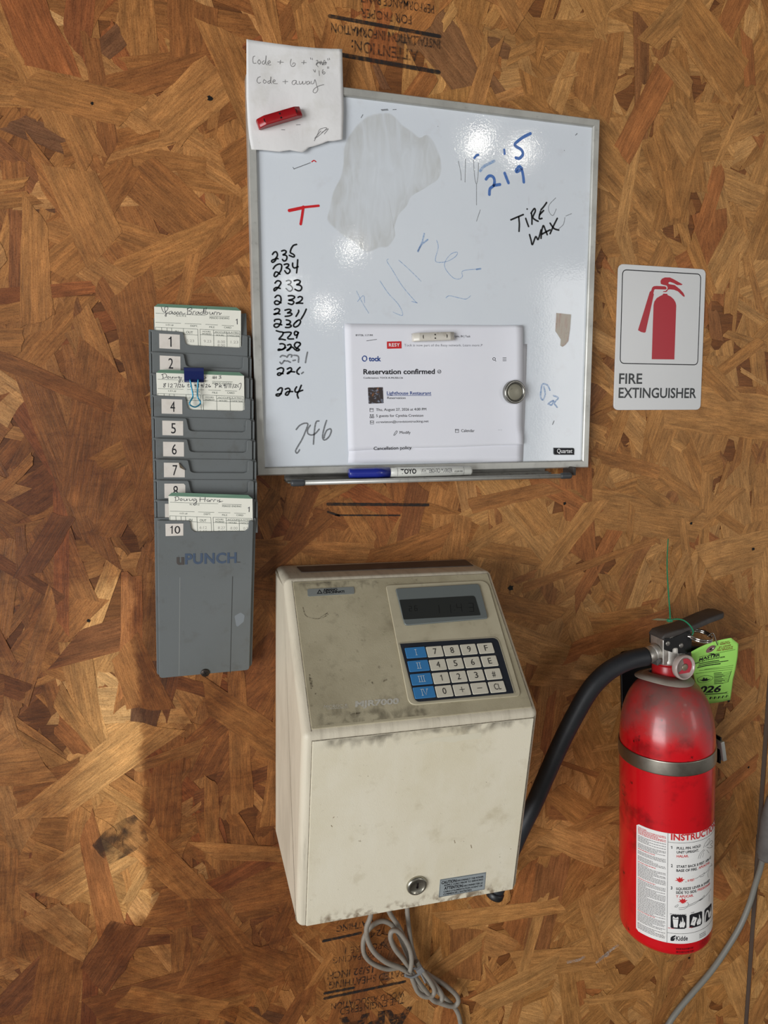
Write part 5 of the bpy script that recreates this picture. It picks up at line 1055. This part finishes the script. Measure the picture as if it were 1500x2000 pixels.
for f0, f1 in ((.105, .21), (.245, .335), (.36, .485), (.51, .79), (.815, .90), (.92, .975)): micro(q, uA, uB, vtop - span * f0, vtop - span * f1, .00165, .0007)
micro(q, um + .0405, um + .052, vbot + .0075, vbot + .003, .0022, .0009); micro(q, um + .003, um + .022, vbot + .0382, vbot + .038, .002, .0008); micro(q, um + .028, um + .036, vbot + .0395, vbot + .0393, .002, .0008)
q.build('fine_print', ink('fine_print_ink', (120, 118, 118)), lab)
q = MB()
et(q, 'PULL PIN. HOLD', (582, 420), (915, 385), .0031, .022); et(q, 'UNIT UPRIGHT.', (582, 475), (888, 445), .0031, .022); et(q, 'START BACK 8 FEET. AIM AT', (580, 675), (1060, 560), .0031, .02); et(q, 'BASE OF FIRE.', (578, 730), (868, 700), .0031, .022); et(q, 'SQUEEZE LEVER & SWEEP', (573, 985), (1040, 880), .0031, .02); et(q, 'SIDE TO SIDE.', (572, 1038), (862, 1010), .0031, .022)
a = EC.hit(*KX([(520, 412)])[0]); one(q, EC, a[0], a[1], .0036, EH, .2); et(q, '2', (503, 665), (526, 665), .0036, .03); et(q, '3', (500, 975), (522, 975), .0036, .03); et(q, 'Kidde', (572, 1690), (735, 1690), .0058, .02)
ribbon(q, EC, [(um, vbot + .0002), (um, vtop - .0002)], .0004, EH, False)
def hline(v, a, b_, w_=.0004): ribbon(q, EC, [(a + (b_ - a) * k / 14, v) for k in range(15)], w_, EH, False)
vI = EC.hit(*KX([(500, 322)])[0])[1]; hline(vI, um, ur); vK = EC.hit(*KX([(466, 1582)])[0])[1]; hline(vK, um, ur)
flat(q, EC, hits(EC, KX([(495, 1690), (498, 1650), (520, 1630), (570, 1615), (560, 1640), (530, 1660), (565, 1655), (545, 1695), (515, 1698)])), EH)
for ln in ([(880, 550), (905, 480), (960, 420)], [(905, 545), (930, 480), (975, 425)], [(940, 530), (960, 470)], [(955, 400), (975, 340), (1030, 270), (1040, 300), (1000, 360)], [(975, 380), (1020, 350), (1060, 300), (1085, 320), (1050, 350), (1080, 380), (1040, 400), (1000, 390)], [(1000, 430), (1030, 470)], [(700, 872), (722, 872)], [(840, 828), (880, 810), (900, 790), (940, 770), (965, 745), (950, 790), (900, 805)], [(960, 760), (1010, 720), (1040, 660), (1075, 640), (1060, 620)], [(1020, 810), (1015, 750), (1040, 690)], [(1075, 780), (1070, 700)], [(555, 1215), (600, 1190), (590, 1220), (555, 1225)], [(610, 1235), (700, 1225), (740, 1200), (740, 1165), (720, 1165)], [(615, 1260), (690, 1250), (745, 1215), (830, 1180), (900, 1130), (960, 1090), (1010, 1040), (1060, 970)], [(740, 1200), (840, 1155), (920, 1110), (965, 1060), (950, 1100), (900, 1135)], [(1030, 1140), (1035, 1050)]):
    ribbon(q, EC, hits(EC, KX(ln)), .00035, EH)
sq = []
for i, (x0, y0) in enumerate(((498, 1320), (760, 1300), (965, 1245))):
    a = EC.hit(*KX([(x0, y0 + 105)])[0]); s_ = .0092
    cx = a[0] + s_; cy = vbot + .0290
    pts = fillet([(cx - s_, cy - s_), (cx + s_, cy - s_), (cx + s_, cy + s_), (cx - s_, cy + s_)], .0022)
    # strips so the square follows the curve
    for k in range(8):
        u0_, u1_ = cx - s_ + 2 * s_ * k / 8, cx - s_ + 2 * s_ * (k + 1) / 8; e0 = .0014 if k in (0,) else 0; e1 = .0014 if k == 7 else 0
        flat(q, EC, [(u0_, cy - s_ + e0), (u1_, cy - s_ + e1), (u1_, cy + s_ - e1), (u0_, cy + s_ - e0)], EH)
    sq.append((cx, cy, s_))
q.build('black_print', BLACK, lab)
q = MB(); h2_ = EH + .00015
fl = [(-.35, -.8), (.0, -.75), (.35, -.8), (.55, -.3), (.4, .1), (.3, -.2), (.2, .45), (.0, .75), (.05, .1), (-.15, -.1), (-.2, .25), (-.35, -.2), (-.5, -.4)]
for (cx, cy, s_), (dx, sh_) in zip(sq, (((-.38), 0), ((-.35), 1), ((.2), 2))):
    sc_ = lambda pts, ox: [(cx + (x * .75 + ox) * s_, cy + y * s_) for x, y in pts]
    flat(q, EC, sc_(fl, .42 if sh_ < 2 else .45), h2_)
    if sh_ == 0: flat(q, EC, [(cx - .75 * s_, cy + .35 * s_), (cx - .05 * s_, cy + .35 * s_), (cx - .15 * s_, cy - .8 * s_), (cx - .62 * s_, cy - .8 * s_)], h2_); flat(q, EC, [(cx - .78 * s_, cy + .42 * s_), (cx - .02 * s_, cy + .42 * s_), (cx - .1 * s_, cy + .75 * s_), (cx - .4 * s_, cy + .55 * s_), (cx - .7 * s_, cy + .78 * s_)], h2_)
    if sh_ == 1: flat(q, EC, [(cx - .5 * s_, cy + .6 * s_), (cx + .1 * s_, cy + .3 * s_), (cx - .25 * s_, cy - .75 * s_), (cx - .85 * s_, cy - .5 * s_)], h2_)
    if sh_ == 2: ribbon(q, EC, [(cx - .85 * s_, cy - .9 * s_), (cx - .75 * s_, cy), (cx - .5 * s_, cy + .5 * s_), (cx - .1 * s_, cy + .3 * s_), (cx + .05 * s_, cy - .5 * s_)], .0022, h2_)
q.build('pictogram', LABELWHITE, lab)
q = MB(); a = EC.hit(*KX([(575, 1820)])[0]); micro(q, a[0], a[0] + .022, a[1], a[1] - .001, .004, .0022); micro(q, a[0], a[0] + .022, a[1] - .0042, a[1] - .005, .004, .0022); q.build('stamped_print', ink('dark_red_stamp', (70, 10, 14), .8, .6, 600), ext)
# neck band / valve
q = MB(); lathe(q, ax(zn0) + EA * .004, EA, [(.0172, 0), (.0178, .001), (.0178, hz(zn1) - hn - .006), (.0172, hz(zn1) - hn - .005)], 40); q.build('neck_band', REDPL, ext)
T0 = ax(zn1)
def Vp(x, y, d): return P(x, y, d)
q = MB(); lathe(q, T0, EA, [(.0120, -.002), (.0150, -.001), (.0156, .001), (.0156, .004), (.0148, .006), (.0148, .020), (.0142, .022), (0, .022)], 40)
hx, hy = V3((1, 0, 0)), V3((0, 1, 0))
dA = -ax(zn1)[1]; dF = dA + .0125; xl, xr = P(1296, 1262, dF)[0], P(1340, 1262, dF)[0]; z0_, z1_ = P(1310, 1298, dF)[2], P(1298, 1241, dF)[2]
box(q, V3(((xl + xr) / 2, -dA, (z0_ + z1_) / 2)), hx * ((xr - xl) / 2), hy * .0122, EA * ((z1_ - z0_) / 2), .0012)
q.build('valve_body', STEEL, ext)
# black lever bracket wrapped over the valve
q = MB()
cheek = wallplane(dF + .0014)
cpoly = fillet(hits(cheek, [(1297.5, 1246), (1312, 1247), (1330, 1239), (1347, 1231), (1352, 1240), (1350, 1271), (1340, 1277), (1318, 1276), (1297.5, 1269)]), .002)
prism(q, cheek, cpoly, -.0282, -.0268, .0003); q.build('lever_bracket', BLACKMETAL, ext); q = MB(); prism(q, cheek, cpoly, -.0012, .0002, .0003)
q.build('lever_bracket', BLACKMETAL, ext)
q = MB()
for u, v in hits(cheek, [(1304, 1256.5), (1330, 1260.5)]): lathe(q, cheek.pt(u, v, .0001), cheek.N, [(.0032, 0), (.0030, .0009), (.0018, .0013), (0, .0014)], 20)
q.build('rivet', mat('grey_rivet', (140, 136, 130), .4, .7), ext)
def channel(name, pts, wd, hgt, m, tip=.7):
    q = MB(); prs = [V3(p) for p in pts]; rings = []
    for i, p in enumerate(prs):
        t = (prs[min(i + 1, len(prs) - 1)] - prs[max(i - 1, 0)]).normalized(); n = hy.cross(t).normalized()
        if n[2] < 0: n = -n
        w2 = wd / 2 * (tip if i == len(prs) - 1 else 1); r = .0025
        sec = fillet([(-w2, -hgt), (w2, -hgt), (w2, 0), (-w2, 0)], [.0008, .0008, r, r], 3)
        rings.append([p + hy * a + n * b_ for a, b_ in sec])
    k = len(rings[0]); vv = [a for r_ in rings for a in r_]
    q.add(vv, [(j * k + i, j * k + (i + 1) % k, (j + 1) * k + (i + 1) % k, (j + 1) * k + i) for j in range(len(rings) - 1) for i in range(k)], True)
    q.f += [tuple(reversed(range(k))), tuple(range((len(rings) - 1) * k, len(rings) * k))]; q.sm += [False, False]
    return q.build(name, m, ext)
dA = -ax(zn1)[1]
channel('squeeze_lever', [P(1279, 1241, dA), P(1286, 1232, dA), P(1305, 1226, dA), P(1325, 1221, dA), P(1345, 1213, dA), P(1372, 1201, dA), P(1396, 1192.5, dA), P(1403, 1191.5, dA)], .0265, .0068, DUSTYBLACK, .72)
channel('carry_handle', [P(1318, 1258, dA), P(1340, 1256, dA), P(1362, 1258, dA), P(1385, 1262, dA), P(1398, 1268, dA)], .022, .008, BLACKMETAL, .8)
# gauge
gc = P(1326, 1299, .084); gN = V3((.10, -1, .04)).normalized()
q = MB(); lathe(q, gc, gN, [(.006, -.006), (.006, .002), (.0125, .002), (.0148, .004), (.0152, .0075), (.0150, .0105), (.0138, .0115), (.0128, .0108), (.0124, .0090), (0, .0090)], 44); ga = q.build('pressure_gauge', mat('hazy_clear_plastic', (176, 160, 152), .25, coat=.4), ext)
gp = Plane(gc + gN * .0092, gN.cross(V3((0, 0, 1))) * -1, V3((0, 0, 1)))
q = MB()
def sector(r0, r1, a0, a1, h): 
    A0 = [(r1 * math.cos(a0 + (a1 - a0) * k / 16), r1 * math.sin(a0 + (a1 - a0) * k / 16)) for k in range(17)]; A1 = [(r0 * math.cos(a1 + (a0 - a1) * k / 16), r0 * math.sin(a1 + (a0 - a1) * k / 16)) for k in range(17)]
    b = [gp.pt(*p, h) for p in A0 + A1[::-1]]; q.add(b, [(i, i + 1, 17 + i + 1, 17 + i) for i in range(16)])
sector(.0045, .0108, -2.6, 1.9, .0001); q.build('dial_band', mat('faded_red_dial', (190, 52, 66), .4), ga)
q = MB(); lathe(q, gp.pt(0, 0, 0), gp.N, [(.0044, 0), (.0044, .0006), (.0030, .0012), (0, .0013)], 24); q.build('dial_center', mat('dial_center_grey', (140, 128, 108), .4, .4), ga)
# metal hose fitting and hose
f0 = P(1284, 1272, dA + .001); f1 = P(1255, 1284, dA + .003); fd = (f1 - f0)
q = MB(); lathe(q, f0, fd, [(.008, 0), (.0098, .001), (.0098, fd.length * .35), (.0090, fd.length * .36), (.0098, fd.length * .4), (.0104, fd.length * .98), (.0098, fd.length)], 32); q.build('hose_fitting', STEEL, ext)
q = MB(); hp = [P(1262, 1282, dA + .004), P(1228, 1290, .070), P(1188, 1311, .067), P(1154, 1345, .064), P(1124, 1395, .060), P(1096, 1450, .055), P(1069, 1510, .049), P(1043, 1570, .044), P(1016, 1625, .040), P(990, 1685, .037), P(968, 1742, .036)]
tube(q, hp, lambda t: .0112 - .0014 * t, 20); q.build('hose', RUBBER, ext)
q = MB(); e0, e1 = hp[-1], hp[-1] + (hp[-1] - hp[-2]).normalized() * .007; lathe(q, e0, e1 - e0, [(.0098, -.002), (.0112, 0), (.0112, .005), (.0100, .007), (.0062, .007), (.006, .003), (0, .003)], 24); q.build('nozzle', BLACKPL, ext)
# lever under the fitting (grey tab)
q = MB(); cpx = [P(1253, 1288, dA + .006), P(1284, 1300, dA + .012), P(1292, 1297, dA + .0135), P(1292, 1288, dA + .0135), P(1280, 1285, dA + .008)]; b = [p for p in cpx] + [p + V3((0, .002, 0)) for p in cpx]
q.add(b, [(0, 1, 2, 3, 4), (9, 8, 7, 6, 5)] + [(i, i + 5, (i + 1) % 5 + 5, (i + 1) % 5) for i in range(5)]); q.build('release_tab', DUSTYBLACK, ext)
# loose warped collar ring round the neck
q = MB(); vv = []; n = 48; cc = ax(zn0) + EA * .009 + V3((-.004, 0, 0))
for k in range(n):
    t = 2 * PI * k / n; wz = .0016 * math.sin(2 * t + .4) - .0022 * math.cos(t) + .0015 * math.cos(t - 5.4) ** 3; 
    for r in (.0185, .0345): vv.append(cc + V3((math.cos(t) * r, math.sin(t) * r, (wz * (r / .034)) - (.006 if r > .02 else 0))))
q.add(vv, [(2 * k, 2 * k + 1, (2 * k + 3) % (2 * n), (2 * k + 2) % (2 * n)) for k in range(n)], True); q.build('collar_ring', mat('dusty_grey_collar', (150, 140, 128), .6, mottle=[(50, 0.6, (120, 108, 96), .45, .7)]), ext, solid=.0012)
# ring pin
rgc = P(1368, 1240, .082); RN = V3((.02, -.22, 1)).normalized(); n_, b_ = frame_of(RN)
q = MB()
for k, (off, rad) in enumerate(((0, .0136), (-.0026, .0140))):
    tube(q, [rgc + RN * off + (n_ * math.cos(t * 2 * PI / 28) + b_ * math.sin(t * 2 * PI / 28)) * rad for t in range(29)], .00125, 10, False, False)
tube(q, [rgc + RN * -.001 + V3((-.0135, -.001, 0)), rgc + V3((-.022, .008, -.001)), rgc + V3((-.036, .014, -.002))], .0015, 10); q.build('ring_pin', CHROME, ext)
# wall bracket and strap
br_ = thing('extinguisher_bracket', 'black wall bracket with a steel strap around the red extinguisher', 'bracket', P(1300, 1520, 0))
bkp = wallplane(.0)
bpoly = fillet([bkp.hit(*p) for p in [(1209, 1272), (1345, 1262), (1352, 1560), (1216, 1580)]], .006)
q = MB(); prism(q, bkp, bpoly, .0012, .0045, .0008); q.build('back_plate', mat('speckled_black_steel', (14, 14, 15), .4, mottle=[(240, .5, (92, 92, 92), .68, .76)]), br_)
zs_ = EC.hit(1313, 1500)[1]
q = MB(); lathe(q, B0 + EA * (zs_ - .0088), (EA + V3((-.028, -.01, 0))).normalized(), [(ER + .0002, 0), (ER + .0011, .0001), (ER + .00125, .0006), (ER + .0013, .0014), (ER + .0013, .0162), (ER + .00125, .0170), (ER + .0011, .0175), (ER + .0002, .0176)], 72, True); q.build('strap', mat('satin_steel_band', (168, 162, 150), .36, 1.0, mottle=[(70, .5, (132, 126, 116), .5, .7)]), br_)
q = MB(); lx = P(1403, 1464, .055); box(q, lx + V3((.0030, 0, 0)), V3((.0028, 0, .0006)), V3((0, .007, 0)), V3((-.003, 0, .0135)), .0012); q.build('latch', ALU, br_)
q = MB(); lx2 = P(1401, 1462, .052); box(q, lx2, V3((.0012, 0, 0)), V3((0, .006, 0)), V3((-.0006, 0, .018)), .0005); q.build('latch_hinge', BLACKMETAL, br_)
# inspection tag
t0_, t1_ = P(1400, 1362, .050), P(1400, 1256, .085); tpl_ = Plane(t0_, (1, 0, 0), V3((0, t1_[1] - t0_[1], t1_[2] - t0_[2]))); tu = tpl_.hit(1400, 1300)
TS = Sheet(tpl_, lambda u, v: .0035 * math.sin((u - tu[0]) * 60) * .5 + .004 * max(0, (tu[0] - u) / .05) ** 2)
gl = [(1340, 1271), (1430, 1244.5)]
q = MB(); g = coons([(1346, 1268.5), (1360, 1264.5), (1395, 1254.5), (1427.5, 1245.5), (1440.7, 1255.7)], [(1374, 1374.5), (1386, 1372.5), (1408, 1369), (1425.8, 1366)], [(1346, 1268.5), (1356, 1325), (1374, 1374.5)], [(1440.7, 1255.7), (1439, 1280), (1435, 1305), (1430, 1326), (1425.8, 1366)], 24, 16)
sheetmesh(q, TS, g); tg = q.build('inspection_tag', TAGGREEN, None, solid=.0003); tag(tg, 'lime green inspection tag wired to the extinguisher pin', 'tag')
TZ = lambda l: Z(l, 1340, 1220, 11.77); HT = .0003
def tt(q, s, a, b_, h, bo=0.0): a, b_ = TZ([a, b_]); text(q, TS, s, a, b_, h / 11.77, HT, bo)
q = MB(); tt(q, 'MASTER', (292, 842), (778, 725), 60, .03); tt(q, 'FIRE EXTINGUISHER', (200, 905), (885, 745), 30, .02); rt = random.Random(4)
def blur(a, b_, w_, gap=.25):
    x = 0.0
    while x < 1:
        l = rt.uniform(.03, .1); e_ = min(1, x + l); strokes(q, TS, [TZ([(a[0] + (b_[0] - a[0]) * x, a[1] + (b_[1] - a[1]) * x), (a[0] + (b_[0] - a[0]) * e_, a[1] + (b_[1] - a[1]) * e_)])], w_, HT, False); x = e_ + l * gap
blur((300, 910), (750, 822), 1.6); blur((290, 955), (945, 812), 1.5); blur((270, 993), (775, 892), 2.0, .4)
tt(q, '026', (290, 1578), (755, 1520), 130, .03); blur((420, 1600), (910, 1540), 1.5)
strokes(q, TS, [TZ(l) for l in ([(290, 745), (1105, 552)], [(430, 1040), (1060, 912)], [(300, 1065), (1050, 958)], [(220, 1130), (1040, 1000)], [(400, 1580), (940, 1520)], [(430, 1640), (950, 1560)], [(270, 1250), (420, 1180), (590, 1190), (600, 1250), (450, 1330), (300, 1330), (270, 1250)])], .5, HT)
for i in range(5): strokes(q, TS, [TZ([(540 + 90 * i, 1690 - 12 * i), (556 + 90 * i, 1655 - 12 * i)])], 2.2, HT); strokes(q, TS, [TZ([(585 + 90 * i, 1690 - 12 * i), (588 + 90 * i, 1645 - 12 * i)])], .5, HT)
for i in range(8):
    y = 1085 + 33 * i; strokes(q, TS, [TZ([(640, y + 30), (800 + 30 * (i % 3), y + 5)])], 1.3, HT); strokes(q, TS, [TZ([(840, y + 5), (1000 - 8 * i, y - 25)])], .5, HT); strokes(q, TS, [TZ([(1015 - 10 * i, y - 45), (1012 - 10 * i, y - 30)])], 1, HT)
flat(q, TS, hits(TS, TZ([(310, 1280), (380, 1280), (420, 1215), (440, 1255), (480, 1230), (500, 1260), (570, 1245), (480, 1295), (400, 1310)])), HT); q.build('black_print', BLACK, tg)
q = MB(); tt(q, 'DO NOT', (795, 435), (985, 395), 26, .02); tt(q, 'REMOVE', (785, 475), (1000, 425), 26, .02); tt(q, 'BY ORDER', (760, 540), (1020, 470), 24, .02); tt(q, 'OF THE STATE', (715, 585), (1055, 505), 24, .02); tt(q, 'FIRE MARSHAL', (705, 620), (1060, 540), 24, .02); q.build('red_print', ink('dark_red_print', (130, 40, 36)), tg)
q = MB(); a = TS.hit(*TZ([(572, 570)])[0]); flat(q, TS, [(a[0] + .0062 * math.cos(k * PI / 12), a[1] + .0055 * math.sin(k * PI / 12) + .0012 * math.cos(k * PI / 12)) for k in range(24)], HT); ey_ = q.build('eyelet', mat('mauve_eyelet', (140, 96, 104), .5), tg)
q = MB(); flat(q, TS, [(a[0] + .0018 * math.cos(k * PI / 6), a[1] + .0015 * math.sin(k * PI / 6)) for k in range(12)], HT + .0002); q.build('eyelet_hole', DARKHOLE, ey_)
q = MB(); tube(q, [P(1382, 1243, .084), P(1388, 1238, .085), P(1392, 1236.5, .086), P(1395, 1241, .0865), P(1399, 1254, .087), P(1402, 1260, .0855)], .0006, 8); tube(q, [P(1389, 1271, .0825), P(1393, 1266, .0845), P(1398, 1263, .0855)], .0006, 8); q.build('wire', CHROME, tg)
# green plastic seal
GS = mat('green_seal_plastic', (34, 128, 88), .3); ss = thing('plastic_seal', 'thin green plastic seal tied around the extinguisher lever', 'seal', P(1308, 1211, .085))
q = MB(); tube(q, [P(1305, 1052, .045), P(1303.5, 1080, .052), P(1303, 1110, .06), P(1305, 1150, .07), P(1308, 1190, .08), P(1309, 1209, .085)], lambda t: .0006 + .0003 * t, 8); q.build('tail', GS, ss)
q = MB(); tube(q, [P(1306, 1211, .085), P(1322, 1209, .086), P(1336, 1212, .088), P(1348, 1222, .090), P(1354, 1233, .089), P(1352, 1240, .084)], .0009, 8); q.build('loop', GS, ss)
q = MB(); box(q, P(1308, 1211.5, .085), (.0028, 0, 0), (0, .0022, 0), (0, 0, .0018), .0006); q.build('lock_bead', GS, ss)
q = MB(); fpl = wallplane(.083); prism(q, fpl, hits(fpl, [(1272, 1210), (1283, 1207.5), (1308, 1209), (1308, 1212), (1285, 1211.5)]), 0, .0006); q.build('flag', mat('pale_seal_flag', (120, 118, 88), .4), ss)

# ------------------------------------------------------------------ cords
W4 = lambda l, ds: [P(600 + x / 4.167, 1700 + y / 4.167, d) for (x, y), d in zip(l, ds)]
def path(l, d0, d1): n = len(l) - 1; return W4(l, [d0 + (d1 - d0) * i / n for i in range(n + 1)])
cord = thing('power_cord', 'grey power cord bundled in loops with a cable tie under the time clock', 'cord', P(800, 1990, .01))
q = MB(); r = .0030
tube(q, path([(530, 250), (515, 375), (482, 470), (495, 570), (545, 665), (640, 745), (750, 790), (835, 840), (862, 900), (900, 985), (955, 1025), (1015, 1020), (1035, 975), (1000, 900), (930, 805), (890, 740)], .030, .022), r, 12)
tube(q, path([(835, 830), (850, 740), (835, 640), (785, 545), (730, 490), (685, 500), (680, 560), (715, 640), (780, 720), (830, 790), (880, 870), (960, 975), (1030, 1060), (1085, 1065), (1095, 1010), (1040, 930), (955, 830)], .031, .020), r, 12)
tube(q, path([(650, 300), (685, 370), (740, 450), (795, 570), (845, 690), (900, 780), (990, 850), (1110, 925), (1205, 1005), (1230, 1065), (1190, 1105), (1100, 1085), (1010, 1040), (930, 960), (870, 870)], .018, .010), r, 12)
tube(q, path([(812, 240), (815, 340), (828, 470), (850, 620), (885, 740), (930, 830), (1010, 930), (1110, 1030), (1190, 1105), (1230, 1170), (1248, 1250), (1262, 1340), (1270, 1420)], .012, .006) + [P(905, 2060, .007), V3((.40, -.02, .30)), V3((.41, -.03, .06)), V3((.45, -.06, .0035)), V3((.62, -.09, .0032))], r, 12)
tube(q, path([(850, 820), (760, 790), (650, 800), (540, 760), (475, 700), (455, 620), (470, 530), (530, 450), (610, 412), (690, 445), (750, 530), (800, 650), (850, 760)], .012, .016), r, 12)
q.build('cord_loops', CORDGREY, cord)
q = MB(); tc_ = path([(795, 855), (850, 868), (905, 845), (945, 805)], .036, .034); tube(q, tc_, lambda t: .0016, 8); tube(q, path([(795, 855), (840, 815), (900, 790), (945, 805)], .012, .010), .0016, 8)
hd = path([(918, 812)], .036, .036) if False else [P(600 + 918 / 4.167, 1700 + 812 / 4.167, .037)]
box(q, hd[0], V3((.0038, 0, .0024)), V3((0, .0025, 0)), V3((-.0018, 0, .003)), .0006); tube(q, path([(918, 830), (945, 880), (962, 915)], .038, .040), .0012, 6); q.build('cable_tie', mat('grey_cable_tie', (128, 128, 128), .35), cord)
plug = thing('extension_cable', 'grey cable with a thick plug hanging at the right panel seam', 'cable', P(1400, 1900, 0))
q = MB(); tube(q, [P(1489, 1678, .020), P(1484, 1700, .017), P(1476, 1725, .014), P(1464, 1765, .011), P(1446, 1808, .009), P(1420, 1852, .008), P(1388, 1898, .008), P(1352, 1940, .008), P(1325, 1972, .008), P(1306, 2000, .009), P(1285, 2045, .010), V3((.645, -.011, .47)), V3((.632, -.013, .30)), V3((.635, -.02, .10)), V3((.67, -.06, .006)), V3((.9, -.10, .0042))], .0039, 14); q.build('cable', CABLE, plug)
pa, pb = P(1494, 1672, .020), P(1512, 1555, .026); pv = pb - pa
q = MB(); lathe(q, pa, pv, [(.0050, -.006), (.0085, -.005), (.0100, -.001), (.0100, .002), (.0118, .004), (.0122, pv.length * .5), (.0128, pv.length * .62), (.0090, pv.length * .95), (.0060, pv.length)], 28); q.build('plug_body', mat('grey_plug_rubber', (112, 108, 104), .6, mottle=[(60, .5, (84, 80, 76), .5, .7)]), plug)

for o in bpy.data.objects:
    if '_o' in o: del o['_o']
